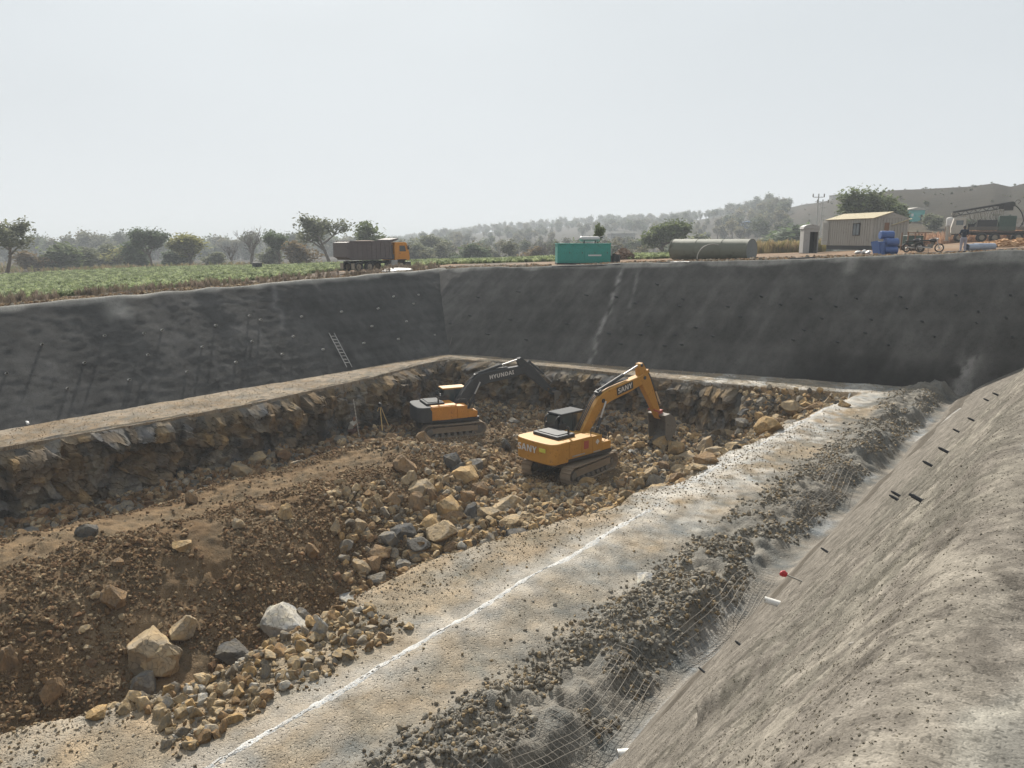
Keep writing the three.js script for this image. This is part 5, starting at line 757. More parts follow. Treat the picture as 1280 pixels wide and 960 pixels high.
// slabs, sacks and spoil on the rim
{
  const slab = (u, d, w, dp, h, turn, mat, label, name = 'concrete_slab', cat = 'slab', lift = 0.1) => { const r = rngOf(Math.round(u * 7)), pts = []; for (let k = 0; k < 9; k++) { const a = k / 9 * 6.283; pts.push([Math.cos(a) * w / 2 * (0.8 + 0.35 * r()), Math.sin(a) * dp / 2 * (0.8 + 0.35 * r())]); } const g = ext(pts, h, 0, h * 0.2); g.rotateX(-Math.PI / 2 + 0.12); const m = single(name, g, mat, label, cat); m.position.set(...spot(u, d, lift)); m.rotation.y = facing(turn); return m; };
  slab(497, 62.2, 2.3, 1.3, 0.3, 12, PM.pale, 'pale broken concrete slab lying in front of the tipper truck');
  slab(487, 61.0, 1.2, 0.8, 0.22, -20, PM.grey, 'grey concrete piece at the rim left of the pale slab');
  const sack = (pos, s, label, mat = PM.white) => { const g = rockGeo(700 + Math.round(pos[0] * 10), 3, 3, 0.12); g.scale(s, s * 0.55, s * 0.8); const m = single('sack', g, mat, label, 'sack'); m.position.set(...pos); m.rotation.y = pos[0]; };
  sack(spot(1073, 56, 0.12), 0.3, 'white sack left of the pair on the ground before the shed'); sack(spot(1080, 56.3, 0.16), 0.32, 'plump white sack in the middle of the ground before the shed'); sack(spot(1085.5, 55.6, 0.14), 0.28, 'white sack nearest to the blue drums');
  const onBench = (u, v, s, label) => { const h = hitPit(u, v); if (h) sack([-h.t, pit(h.s, h.t) + s * 0.35, -h.s], s, label); };
  onBench(478, 451, 0.42, 'crumpled white sack on the far end of the left bench'); onBench(461, 454, 0.22, 'tiny white scrap left of the crumpled sack on the left bench'); onBench(553, 442, 0.22, 'white plastic scrap in the far corner of the bench'); onBench(22, 532, 0.24, 'white bag on the left bench at the picture edge'); onBench(33, 531, 0.2, 'small white scrap beside the bag on the left bench');
  // cut soil and orange mounds near the rig
  for (const [u, d, s, label] of [[1253, 57, 0.9, 'mound of orange earth beside the rig wheels'], [1233, 58, 0.6, 'small heap of orange earth between the rig wheels'], [1276, 58, 0.9, 'orange earth heap at the right picture edge']]) { const g = rockGeo(720 + Math.round(u), 7, 0, 0.25); g.scale(s, s * 0.5, s * 0.8); single('earth_mound', g, paint(0.50, 0.31, 0.17, 0.95), label, 'mound').position.set(...spot(u, d, 0.1)); }
  { const g = rockGeo(731, 7, 3, 0.25); g.scale(1.2, 0.7, 0.8); single('earth_mound', g, PM.brown, 'dark brown soil heap right of the generator', 'mound').position.set(...spot(781, 70, 0.2)); }
  const near = (u0, u1, d0, d1, n, r, mat, label, seed) => { const q = rngOf(seed), pts = []; for (let k = 0; k <= n; k++) { const p = spot(mix(u0, u1, k / n), mix(d0, d1, k / n) + 0.5 * (q() - 0.5), r + 0.03); pts.push(p); } single('hose', pipe(pts, r, n * 6, 6), mat, label, 'hose'); };
  near(985, 1275, 51.5, 50.6, 26, 0.05, PM.black, 'long black hose lying along the far rim', 5); near(1090, 1280, 51.9, 49.6, 16, 0.045, PM.charcoal, 'second dark hose along the right part of the far rim', 6); near(690, 880, 57.6, 54.0, 16, 0.045, PM.charcoal, 'dark hose along the rim between the generator and the large pipe', 7); near(838, 862, 55.0, 53.0, 5, 0.06, PM.grey, 'grey hose end curling over the rim below the large pipe', 8);
}
// ---------------------------------------------------------------- vegetation
const leafMat = (r, g, b) => new THREE.MeshPhysicalMaterial({ specularIntensity: 0.3, color: new THREE.Color(r, g, b), roughness: 0.95, side: THREE.DoubleSide, vertexColors: true, transmission: 0.4, thickness: 0 });
const barkMat = paint(0.13, 0.105, 0.085, 0.95), bareMat = paint(0.17, 0.15, 0.135, 0.95);
const LEAF = { dark: leafMat(0.105, 0.14, 0.075), mid: leafMat(0.15, 0.18, 0.085), yellow: leafMat(0.27, 0.26, 0.09), dusty: leafMat(0.19, 0.20, 0.125), dry: leafMat(0.22, 0.16, 0.085) };
function treeGeo(seed, o) {   // unit tree: 1 m high, spread o.spread; returns wood and crown
  const r = rngOf(seed), wood = [], tips = [];
  const grow = (p, dir, len, rad, lvl) => {
    const steps = 3; let q = p.clone(), d = dir.clone();
    for (let k = 0; k < steps; k++) { const n = q.clone().addScaledVector(d, len / steps); wood.push(rod(q.toArray(), n.toArray(), rad * (1 - 0.22 * k), lvl < 2 ? 7 : 4, rad * (1 - 0.22 * (k + 1)))); q = n; d.add(V3((r() - 0.5) * 0.45, (r() - 0.3) * 0.28, (r() - 0.5) * 0.45)).normalize(); if (lvl >= 1) tips.push([q.clone(), lvl]); }
    if (lvl < o.levels) { const n = o.forks - (lvl > 1 ? 1 : 0); for (let k = 0; k < n; k++) { const a = r() * 6.283, el = mix(o.elev[0], o.elev[1], r()); const nd = V3(Math.cos(a) * Math.cos(el), Math.sin(el), Math.sin(a) * Math.cos(el)).lerp(d, 0.3).normalize(); const from = lvl === 0 ? q.clone().addScaledVector(dir, -len * 0.45 * (k / n)) : q.clone().lerp(p, 0.4 * r()); grow(from, nd, len * o.shrink * (0.75 + 0.5 * r()), rad * 0.55, lvl + 1); } }
  };
  const lean = V3(o.lean || 0, 1, (o.lean || 0) * 0.3).normalize(); grow(V3(0, -0.02, 0), lean, o.trunk, o.rad, 0);
  if (o.shoots) for (let k = 0; k < o.shoots; k++) grow(V3((r() - 0.5) * 0.15, -0.02, (r() - 0.5) * 0.15), V3((r() - 0.5), 1, (r() - 0.5)).normalize(), o.trunk * (0.6 + 0.5 * r()), o.rad * 0.7, 1);
  let box = new THREE.Box3(); tips.forEach(([p]) => box.expandByPoint(p)); const top = box.max.y + o.leaf;
  const pos = [], col = [], nor = [];
  if (o.leaves) {
    const ends = tips.filter(([, l]) => l >= o.leafFrom), per = Math.max(1, Math.round(o.leaves / ends.length));
    for (const [p] of ends) { if (r() < (o.gap || 0)) continue; const tone = 0.72 + 0.5 * r(), cr = o.clump * (0.6 + 0.8 * r());
      for (let k = 0; k < per; k++) { const a = r() * 6.283, b = Math.acos(2 * r() - 1), R = cr * Math.cbrt(r()); const c = p.clone().add(V3(Math.sin(b) * Math.cos(a) * R, Math.cos(b) * R * 0.75, Math.sin(b) * Math.sin(a) * R)); const n = V3(r() - 0.5, 0.2 + r(), r() - 0.5).normalize(), u = V3(r() - 0.5, r() - 0.5, r() - 0.5).cross(n).normalize(), w = n.clone().cross(u), s = o.leaf * (0.6 + 0.8 * r()), t = tone * (0.8 + 0.4 * r());
        const A = c.clone().addScaledVector(u, s), B = c.clone().addScaledVector(w, s * 0.55), Cc = c.clone().addScaledVector(u, -s), Dd = c.clone().addScaledVector(w, -s * 0.55);
        for (const v of [A, B, Cc, A, Cc, Dd]) { pos.push(v.x, v.y, v.z); nor.push(n.x, n.y, n.z); col.push(t, t, t * 0.95); } } }
  }
  const W = join(wood); const k = 1 / top; W.scale(k, k, k); let crown = null;
  if (pos.length) { crown = new THREE.BufferGeometry(); crown.setAttribute('position', new THREE.Float32BufferAttribute(pos, 3)); crown.setAttribute('normal', new THREE.Float32BufferAttribute(nor, 3)); crown.setAttribute('color', new THREE.Float32BufferAttribute(col, 3)); crown.setAttribute('uv', new THREE.Float32BufferAttribute(new Float32Array(pos.length / 3 * 2), 2)); crown.scale(k, k, k); }
  return { W, crown };
}
const base = { levels: 3, forks: 4, elev: [0.1, 1.0], shrink: 0.62, trunk: 0.42, rad: 0.035, leaf: 0.028, leaves: 5200, leafFrom: 2, clump: 0.11, gap: 0.05 };
const KIND = {
  round: treeGeo(801, base), round2: treeGeo(802, { ...base, forks: 5, trunk: 0.3, elev: [0.0, 0.9] }), open: treeGeo(803, { ...base, lean: -0.45, trunk: 0.5, leaves: 3000, gap: 0.16, clump: 0.10, forks: 4, elev: [0.0, 0.8], shrink: 0.66 }), tall: treeGeo(804, { ...base, elev: [0.5, 1.2], trunk: 0.4, shrink: 0.6 }),
  bare: treeGeo(805, { ...base, leaves: 0, levels: 4, forks: 4, elev: [0.25, 1.0], trunk: 0.36, shrink: 0.7, rad: 0.05 }), bush: treeGeo(806, { ...base, shoots: 6, trunk: 0.22, rad: 0.02, leaves: 4600, leafFrom: 1, clump: 0.13, leaf: 0.032, elev: [-0.1, 0.9] }), bush2: treeGeo(807, { ...base, shoots: 8, trunk: 0.26, rad: 0.018, leaves: 2600, leafFrom: 1, clump: 0.12, leaf: 0.034, gap: 0.2 }),
};
function tree(kind, u, depth, hpx, wide, leaf, label, o = {}) {  // hpx: height in the photograph's pixels
  const p = spot(u, depth), h = hpx / FPX * depth, g = KIND[kind], t = thing(o.name || (kind.startsWith('bush') ? 'shrub' : 'tree'), label, kind.startsWith('bush') ? 'shrub' : 'tree', o.group, [p[0], p[1] + (o.lift || 0), p[2]], o.turn ?? (u * 1.7) % 6.28);
  part(kind.startsWith('bush') ? 'stems' : 'trunk', g.W, kind === 'bare' || o.pale ? bareMat : barkMat, t); if (g.crown && leaf) part('crown', g.crown, LEAF[leaf], t); t.scale.set(h * wide, h, h * wide); return t;
}
const fld = 'trees beyond the crop field';
tree('open', 8, 109, 68, 1.0, 'dusty', 'spreading tree at the left edge of the picture', { turn: 3.8, group: fld });
tree('round', 190, 158, 50, 0.9, 'dark', 'dense dark green tree, second from the left behind the field', { group: fld });
tree('bush', 172, 162, 33, 0.8, 'dark', 'dark shrub pressed against the dense tree', { group: fld });
tree('round2', 240, 165, 42, 1.2, 'yellow', 'yellow green round tree between the dark tree and the bare tree', { group: fld });
tree('bare', 315, 158, 56, 0.95, null, 'leafless pale tree with fine upright branches', { group: fld });
tree('bare', 290, 162, 36, 0.9, null, 'small leafless shrub left of the bare tree', { group: fld, turn: 2 });
tree('round', 350, 155, 46, 0.85, 'dark', 'dark green tree right of the bare tree', { group: fld, turn: 1 });
tree('open', 416, 139, 66, 1.05, 'dusty', 'big open-crowned tree with leaning trunk left of the tipper truck', { group: fld, turn: 0.66 });
tree('bush2', 378, 152, 34, 1.1, 'dry', 'straw-coloured shrub at the foot of the big tree', { group: fld });
tree('bush2', 470, 148, 56, 0.7, 'mid', 'thin shrub showing above the dump body', { group: fld });
tree('bush', 75, 152, 33, 1.3, 'mid', 'broad green shrub behind the field on the left', { group: fld }); tree('bush', 100, 158, 27, 1.3, 'dusty', 'low grey green shrub right of the broad green one', { group: fld }); tree('bush2', 42, 148, 26, 1.3, 'dry', 'straw-coloured shrub near the left edge', { group: fld }); tree('bush', 130, 185, 26, 1.4, 'dusty', 'hazy shrub midway to the dense dark tree', { group: fld }); tree('bush2', 155, 178, 26, 1.3, 'yellow', 'low yellowish shrub left of the dense dark tree', { group: fld }); tree('bush', 222, 175, 24, 1.3, 'dark', 'low dark shrub under the yellow green tree', { group: fld }); tree('bush2', 265, 172, 20, 1.4, 'dusty', 'low shrub right of the yellow green tree', { group: fld });
tree('bush2', 335, 172, 26, 1.2, 'dusty', 'low shrub between the bare tree and the dark tree', { group: fld });
const mid = 'trees in the middle distance';
tree('bush', 597, 169, 28, 1.1, 'dark', 'dark round shrub above the middle of the crop field', { group: mid }); tree('bush2', 577, 175, 15, 1.5, 'dark', 'low dark shrub left of the round one', { group: mid }); tree('bare', 680, 160, 38, 1.0, null, 'half-bare tree left of the generator', { group: mid, turn: 1.3 }); tree('bush2', 664, 162, 26, 1.2, 'dry', 'brownish shrub beside the half-bare tree', { group: mid }); tree('bush', 545, 225, 30, 1.2, 'dusty', 'hazy tree right of the truck cab', { group: mid }); tree('bush', 527, 200, 24, 1.4, 'dusty', 'hazy shrub directly right of the truck', { group: mid }); tree('tall', 640, 238, 20, 1.0, 'dusty', 'slim hazy tree above the field', { group: mid });
tree('tall', 748, 75, 44, 0.5, 'mid', 'slender young tree behind the generator', { group: mid });
tree('round2', 828, 135, 50, 1.0, 'mid', 'large full-crowned tree behind the left end of the pipe', { group: mid }); tree('bush', 878, 188, 36, 1.2, 'dusty', 'rounded hazy tree above the large pipe', { group: mid });
tree('round', 1075, 122, 78, 0.85, 'mid', 'tall tree rising behind the shed roof', { group: mid, turn: 2.2 }); tree('round2', 1110, 125, 52, 0.8, 'mid', 'lower tree right behind the shed', { group: mid }); tree('bush', 1000, 175, 48, 1.5, 'dark', 'broad dark shrub behind the narrow cabin', { group: mid }); tree('bush', 975, 200, 34, 1.4, 'dusty', 'grey green shrub left of the narrow cabin', { group: mid });
tree('bush', 1165, 150, 18, 1.2, 'dusty', 'hazy shrub above the motorbikes', { group: mid }); tree('bush2', 1213, 140, 16, 1.4, 'dark', 'hazy dark tree on the slope above the drilling rig', { group: mid });
// far woods: one hazy mass of small trees on the ridges
{
  const g = (seed, o) => { const q = treeGeo(seed, { ...base, levels: 2, forks: 4, leaves: 700, leafFrom: 1, leaf: 0.045, clump: 0.15, ...o }); return q; };
  const T1 = [g(821, {}), g(822, { elev: [0.4, 1.2] }), g(823, { shoots: 3, trunk: 0.3, leafFrom: 1 })];
  const r = rngOf(55), M = new THREE.Matrix4(), Q = new THREE.Quaternion(), per = [[], [], []];
  const add = (u, d, h, w = 1) => { const p = spot(u, d); Q.setFromAxisAngle(V3(0, 1, 0), r() * 6.28); per[Math.floor(r() * 3)].push([new THREE.Matrix4().compose(V3(p[0], p[1] - 0.2, p[2]), Q, V3(h * w, h, h * w)), 0.7 + 0.6 * r(), r()]); };
  for (let k = 0; k < 2600; k++) { const u = -60 + 1420 * r(), R = table(RIDGE, u), d = R * (0.36 + 0.72 * Math.pow(r(), 0.8)); const scrub = u > 985; if (scrub && r() > 0.75) continue; if (fbm(u * 0.03, d * 0.012, 3, 851) < -0.16) continue; add(u, d, scrub ? 0.3 + 0.9 * r() * r() : 4.5 + 6 * r() * r() + (u < 500 ? 2 : 0), scrub ? 1.4 : 0.8 + 0.5 * r()); }
  for (let k = 0; k < 420; k++) { const u = -40 + 1010 * r(), R = table(RIDGE, u), d = R * (0.9 + 0.14 * r()); add(u, d, 7 + 5 * r(), 0.7 + 0.4 * r()); }      // tall ones on the crest
  for (let k = 0; k < 170; k++) { const u = -40 + 480 * r(), d = 330 + 280 * r(); add(u, d, 8 + 7 * r(), 0.9); }                                   // wood behind the field on the left
  for (let k = 0; k < 130; k++) { const u = 430 + 420 * r(), d = 170 + 160 * r(); add(u, d, 3 + 3.5 * r(), 1.1); }
  const FW = new THREE.Group(); FW.name = numbered('far_wood'); tag(FW, 'hazy woods on the distant ridges', null, null, 'stuff'); scene.add(FW);
  per.forEach((L, i) => { const c = lit(new THREE.InstancedMesh(T1[i].crown, leafMat(1, 1, 1), L.length)), w = lit(new THREE.InstancedMesh(T1[i].W, barkMat, L.length)), col = new THREE.Color(); c.name = 'crowns'; w.name = 'trunks'; L.forEach(([m, b, h], k) => { c.setMatrixAt(k, m); w.setMatrixAt(k, m); const q = h < 0.3 ? [0.16, 0.14, 0.075] : h < 0.65 ? [0.095, 0.115, 0.055] : [0.13, 0.13, 0.08]; c.setColorAt(k, col.setRGB(q[0] * b, q[1] * b, q[2] * b)); }); tag(c, null, null, null, 'stuff'); tag(w, null, null, null, 'stuff'); FW.add(c, w); });
}
// crop field, weeds and dry grass
{
  const blade = (seed, n, h, wdt, spread, up) => { const r = rngOf(seed), pos = [], nor = [], col = []; for (let k = 0; k < n; k++) { const a = r() * 6.283, x = (r() - 0.5) * 0.25, z = (r() - 0.5) * 0.25, L = h * (0.6 + 0.6 * r()), q = spread * (0.4 + 0.8 * r()), dx = Math.cos(a), dz = Math.sin(a); const P = [[x, 0, z], [x + dx * q * 0.5, L * up, z + dz * q * 0.5], [x + dx * q, L * (up > 0.8 ? 1 : 0.7), z + dz * q]], w = wdt * (0.6 + 0.6 * r()), sx = -dz * w, sz = dx * w, t = 0.75 + 0.5 * r(); const V = [[P[0][0], P[0][1], P[0][2]], [P[1][0] + sx, P[1][1], P[1][2] + sz], [P[1][0] - sx, P[1][1], P[1][2] - sz], [P[2][0], P[2][1], P[2][2]]]; for (const i of [0, 1, 2, 1, 3, 2]) { pos.push(...V[i]); nor.push(0, 1, 0); col.push(t, t, t); } } const g = new THREE.BufferGeometry(); g.setAttribute('position', new THREE.Float32BufferAttribute(pos, 3)); g.setAttribute('normal', new THREE.Float32BufferAttribute(nor, 3)); g.setAttribute('color', new THREE.Float32BufferAttribute(col, 3)); g.setAttribute('uv', new THREE.Float32BufferAttribute(new Float32Array(pos.length / 3 * 2), 2)); g.computeVertexNormals(); return g; };
  const sow = (name, label, geo, n, seed, area, size, tones) => { const r = rngOf(seed), L = [], Q = new THREE.Quaternion(), up = V3(0, 1, 0); for (let k = 0; k < n; k++) { const a = area(r); if (!a) continue; const [s, t] = a, z = size(r); Q.setFromAxisAngle(up, r() * 6.28); L.push([new THREE.Matrix4().compose(V3(-t, ground(s, t) - 0.02, -s), Q, V3(z, z * (0.7 + 0.6 * r()), z)), tones[Math.floor(r() * tones.length)], 0.7 + 0.6 * r()]); } const m = lit(new THREE.InstancedMesh(geo, leafMat(1, 1, 1), L.length)), c = new THREE.Color(); m.name = numbered(name); L.forEach(([M, q, b], k) => { m.setMatrixAt(k, M); m.setColorAt(k, c.setRGB(q[0] * b, q[1] * b, q[2] * b)); }); tag(m, label, null, null, 'stuff'); scene.add(m); };
  const crop = blade(861, 18, 0.30, 0.055, 0.32, 0.85), grass = blade(862, 22, 0.7, 0.02, 0.22, 0.9);
  const G1 = [0.22, 0.26, 0.12], G2 = [0.33, 0.37, 0.20], G3 = [0.15, 0.18, 0.085];
  const bumpy = (s, t) => fbm(s * 0.3, t * 0.3, 2, 871);
  sow('crop_field', 'green crop in rows behind the left rim', crop, 44000, 61, (r) => { const row = Math.floor(r() * 100), t = leftRim(20) + 7.4 + row * 0.62 + 0.14 * (r() - 0.5), s = 6 + 96 * r(); if (t > 112 || Math.hypot(s - 47, t - 52.5) < 6.2) return null; const d = t - leftRim(20); return d > 7.2 + 1.4 * bumpy(s, t) + 3.2 * smooth(31, 38, s) ? [s, t] : null; }, (r) => 0.8 + 0.5 * r(), [G1, G2, G3]);
  sow('crop_field', 'green crop in rows behind the far rim', crop, 16000, 62, (r) => { const row = Math.floor(r() * 70), s = 58 + row * 0.75 + 0.14 * (r() - 0.5), t = 27 + 52 * r(); const v = viewOf(s, t); return v.u > 505 && v.u < 845 && s > 60 + 0.16 * (44 - t) + 1.5 * bumpy(s, t) && s < 108 ? [s, t] : null; }, (r) => 0.8 + 0.5 * r(), [G1, G2, G3]);
  sow('dry_grass', 'straw-coloured weeds along the left rim', grass, 1500, 63, (r) => { const s = 4 + 44 * r(), t = leftRim(s) + 1.4 + 3.6 * r(); return bumpy(s * 2, t * 2) > -0.05 ? [s, t] : null; }, (r) => 0.35 + 0.45 * r(), [[0.18, 0.145, 0.105], [0.15, 0.12, 0.085], [0.21, 0.165, 0.13]]);
  sow('dry_grass', 'tall reddish dry grass behind the motorbikes', grass, 5200, 64, (r) => { const p = ahead(1108 + 190 * r(), 88 + 34 * r(), -1), s = -p.z, t = -p.x; return bumpy(s, t) > -0.25 ? [s, t] : null; }, (r) => 0.8 + 0.9 * r(), [[0.36, 0.20, 0.125], [0.30, 0.18, 0.11], [0.40, 0.25, 0.16]]);
  sow('dry_grass', 'dry grass between the large pipe and the shed', grass, 4200, 65, (r) => { const p = ahead(930 + 100 * r(), 80 + 40 * r(), -1), s = -p.z, t = -p.x; return bumpy(s, t) > -0.2 ? [s, t] : null; }, (r) => 0.8 + 0.9 * r(), [[0.30, 0.24, 0.12], [0.26, 0.23, 0.10], [0.33, 0.25, 0.15]]);
  sow('dry_grass', 'scrub on the land beyond the field', grass, 9000, 66, (r) => { const u = -60 + 1000 * r(), p = ahead(u, 124 + 80 * r(), -2), s = -p.z, t = -p.x; return bumpy(s, t) > -0.1 ? [s, t] : null; }, (r) => 0.6 + 0.7 * r(), [[0.24, 0.20, 0.10], [0.17, 0.18, 0.08], [0.28, 0.22, 0.13]]);
  // clods and stones on the rims
  scatter('rim_spoil', 'clods and stones along the left rim', 14000, 67, SMALL, (r) => { const s = 2 + 46 * r(), t = leftRim(s) + 1.0 + 3.6 * r() * r() + 0.6 * r(); return [s, t]; }, pow(0.03, 0.16, 3), [T.brown, T.earth, T.tan, T.grey, T.rust], ground);
  scatter('rim_spoil', 'clods and stones along the far rim', 24000, 68, SMALL, (r) => { const t = -8 + 53 * r(), s = farRim(t) + 1.0 + 4.2 * r() * r() + 0.5 * r(); return bumpy(s, t) > -0.25 ? [s, t] : null; }, pow(0.03, 0.17, 3.2), [T.brown, T.grey, T.earth, T.grey, T.rust], ground);
}
// ---------------------------------------------------------------- drain pipes and nails in the slopes
function slopeHit(u, v, f) { const d = rayDir(u, v); let a = 4; for (let q = 4; q < 90; q += 0.1) { if (d.y * q - f(-d.z * q, -d.x * q) <= 0) { let lo = a, hi = q; for (let k = 0; k < 12; k++) { const m = (lo + hi) / 2; if (d.y * m - f(-d.z * m, -d.x * m) > 0) lo = m; else hi = m; } return d.clone().multiplyScalar(hi); } a = q; } return null; }
const leftY = (s, t) => mix(LEVEL - 0.75, plain(s, leftRim(s)) + 0.1, (t - (leftFoot(s) - 0.6)) / (leftRim(s) - leftFoot(s) + 0.6));
const farY = (s, t) => mix(LEVEL - 0.75, plain(farRim(t), t) + 0.1, (s - (farFoot(t) - 0.6)) / (farRim(t) - farFoot(t) + 0.6));
const nearY = (s, t) => { const x = rightFoot(s) + 0.25 - t; return LEVEL - 0.05 + x * 1.355 - slack(s, x); };
function stub(p, out, len, r, mat, name, label, group, hollow) {
  const g = hollow ? new THREE.CylinderGeometry(r, r, len, 14, 1, true) : new THREE.CylinderGeometry(r, r * 1.05, len, 10);
  const t = thing(name, label, hollow ? 'pipe' : 'nail', group, [p.x, p.y, p.z]); g.translate(0, len * 0.5 - 0.1, 0); const body = part(hollow ? 'tube' : 'shaft', g, mat, t);
  part(hollow ? 'plug' : 'head', (() => { const c = new THREE.CylinderGeometry(hollow ? r * 0.9 : r * 0.7, hollow ? r * 0.9 : r * 0.7, 0.03, 12); c.translate(0, hollow ? 0.0 : len - 0.09, 0); return c; })(), hollow ? PM.charcoal : mat, t);
  t.quaternion.setFromUnitVectors(V3(0, 1, 0), out); return t;
}
const capMat = paint(0.72, 0.72, 0.70, 0.5);
for (const [u, v] of [[52, 431], [130, 420], [179, 417], [202, 413], [269, 407], [325, 400], [314, 427], [252, 434], [184, 444], [105, 454], [8, 467], [84, 486], [161, 475], [233, 465], [294, 453], [352, 443], [311, 395], [491, 371], [522, 369], [516, 380], [472, 386], [426, 390], [507, 402], [464, 408], [497, 424], [542, 419], [376, 396], [366, 421], [403, 437], [454, 429]]) { const p = slopeHit(u, v, leftY); if (p) stub(p, V3(0.95, 0.25, 0.1).normalize(), 0.3, 0.062, capMat, 'drain_pipe', u > 395 ? 'white drain pipe end in the left slope, beyond the ladder' : v > 440 ? 'white drain pipe end low on the left slope, short of the ladder' : 'white drain pipe end in the upper left slope, short of the ladder', 'drain pipes in the left slope', true); }
{
  const L = [[220, 598], [120, 740], [370, 607], [465, 640], [573, 543], [683, 652], [702, 618], [660, 798], [850, 803], [765, 760], [925, 655], [1187, 645], [488, 795], [390, 840], [525, 750], [333, 790], [610, 850], [695, 845], [1090, 603], [985, 705]].map(([x, y]) => [680 + x / 4, 220 + y / 4]).concat([[145, 697], [390, 697], [280, 740], [205, 803], [110, 865], [437, 880], [740, 820], [655, 750], [625, 690], [920, 680], [1040, 768], [1030, 828], [1210, 680], [1220, 903], [805, 900], [1187, 800], [560, 945], [290, 930], [470, 810], [55, 918]].map(([x, y]) => [980 + x / 4.267, 210 + y / 4.267]), [[566, 405], [590, 395], [612, 418], [640, 400], [660, 425], [600, 372], [650, 365]]);
  for (const [u, v] of L) { const p = slopeHit(u, v, farY); if (p) stub(p, V3(-0.1, 0.2, 0.97).normalize(), 0.48, 0.05, PM.charcoal, 'soil_nail', u < 735 ? 'dark steel nail in the far slope, left of the pale grout streak' : u < 940 ? 'dark steel nail in the far slope below the large pipe' : u < 1090 ? 'dark steel nail in the far slope below the shed' : 'dark steel nail in the far slope below the drilling rig', 'nails in the far slope', false); }
  const N = [[1039, 693], [1130, 623], [1128, 628], [1161, 631], [1190, 568], [1203, 542], [1222, 528], [1170, 585], [1240, 503], [1252, 496], [933, 812], [885, 844]];
  for (const [u, v] of N) { const p = slopeHit(u, v, nearY); if (p) stub(p, V3(-0.93, 0.34, -0.1).normalize(), 0.26, 0.02, PM.charcoal, 'soil_nail', 'dark steel nail sticking out near the foot of the sunlit slope', 'nails in the sunlit slope', false); }
  const P1 = slopeHit(983, 758, nearY); stub(P1, V3(-0.97, 0.12, 0.2).normalize(), 0.42, 0.05, capMat, 'drain_pipe', 'white drain pipe sticking out of the sunlit slope beside the wire mesh', null, true);
  const P2 = hitPit(787, 951); if (P2) { const m = thing('drain_pipe', 'short white pipe lying in the trench at the bottom of the picture', 'pipe', null, [-P2.t, pit(P2.s, P2.t) + 0.13, -P2.s], 0.4); const g = new THREE.CylinderGeometry(0.085, 0.085, 0.42, 18, 1, true); g.rotateZ(Math.PI / 2); part('tube', g, capMat, m); part('band', (() => { const c = new THREE.CylinderGeometry(0.088, 0.088, 0.03, 18, 1, true); c.rotateZ(Math.PI / 2); c.translate(0.1, 0, 0); return c; })(), PM.grey, m); m.rotation.y = 0.75; }
  const rt = hitPit(803, 941); if (rt) { const g = rockGeo(751, 4, 2, 0.05); g.scale(0.09, 0.09, 0.09); single('stone', g, RM.tan, 'single round stone beside the short white pipe', 'stone').position.set(-rt.t, pit(rt.s, rt.t) + 0.07, -rt.s); }
}
// ladder against the left slope
{
  const a = slopeHit(433, 457, leftY), b = slopeHit(412, 416, leftY); if (a && b) { a.x += 0.25; b.x += 0.2; const t = thing('ladder', 'thin steel ladder lying up the left slope', 'ladder', null, a.toArray()); const d = b.clone().sub(a), n = V3(0.76, 0.65, 0), w = d.clone().normalize().cross(n).normalize().multiplyScalar(0.2); const at = (k, s) => d.clone().multiplyScalar(k).addScaledVector(w, s).toArray(); for (const s of [-1, 1]) part('rail', rod(at(-0.03, s), at(1, s), 0.028, 6), PM.grey, t); const n2 = Math.round(d.length() / 0.3); for (let k = 1; k < n2; k++) part('rung', rod(at(k / n2, -1), at(k / n2, 1), 0.02, 6), PM.grey, t); }
  const p = hitPit(559, 441); if (p) single('steel_rod', rod([0, -0.1, 0], [0.35, 1.25, -0.2], 0.02, 6), PM.steel, 'lone steel rod leaning in the far corner', 'rod').position.set(-p.t, pit(p.s, p.t), -p.s);
}
// torn reinforcing mesh along the trench
function wireMesh(s0, s1, w0, w1, step, seed, label) {
  const r = rngOf(seed), L = [], cnt = Math.round((s1 - s0) / step), across = Math.round((w1 - w0) / step), cs = 0.9, cw = 0.5, memo = new Map(), top = (i, j) => { const key = i * 1000 + j; if (!memo.has(key)) { let y = -99; for (let a = -2; a <= 2; a++) for (let b = -2; b <= 2; b++) { const s = (i + a * 0.22) * cs; y = Math.max(y, pit(s, rightFoot(s) + (j + b * 0.22) * cw)); } memo.set(key, y); } return memo.get(key); };
  const H = (s, w) => { const x = s / cs, z = w / cw, i = Math.floor(x), j = Math.floor(z), u = fade(x - i), v = fade(z - j); return mix(mix(top(i, j), top(i + 1, j), u), mix(top(i, j + 1), top(i + 1, j + 1), u), v) - 0.02; };
  const bent = (s, w) => { const k = w - 0.1 * Math.sin(s * 1.1 + seed); return [-(rightFoot(s) + k), H(s, k), -s]; };
  for (let i = 0; i <= cnt; i++) { const s = s0 + i * step, a = w0 + 0.12 * r(), b = w1 - 0.25 * r(), pts = []; for (let k = 0; k <= 6; k++) pts.push(bent(s + 0.02 * (r() - 0.5), mix(a, b, k / 6))); L.push(pipe(pts, 0.0065, 12, 4)); }
  for (let j = 0; j <= across; j++) { const w = w0 + 0.06 + j * step, pts = [], a = s0 + 0.3 * r(), b = s1 - 0.3 * r(); for (let k = 0; k <= 20; k++) pts.push(bent(mix(a, b, k / 20), w)); L.push(pipe(pts, 0.0065, 60, 4)); }
  single('wire_mesh', join(L), paint(0.30, 0.275, 0.24, 0.8), label, 'wire mesh', 'wire mesh in the trench');
}
wireMesh(7.6, 12.6, 0.75, 1.85, 0.14, 3, 'torn welded wire mesh at the bottom of the picture, nearest the camera');
wireMesh(13.2, 18.2, 0.25, 1.05, 0.14, 4, 'strip of welded wire mesh beside the white drain pipe and red tag');
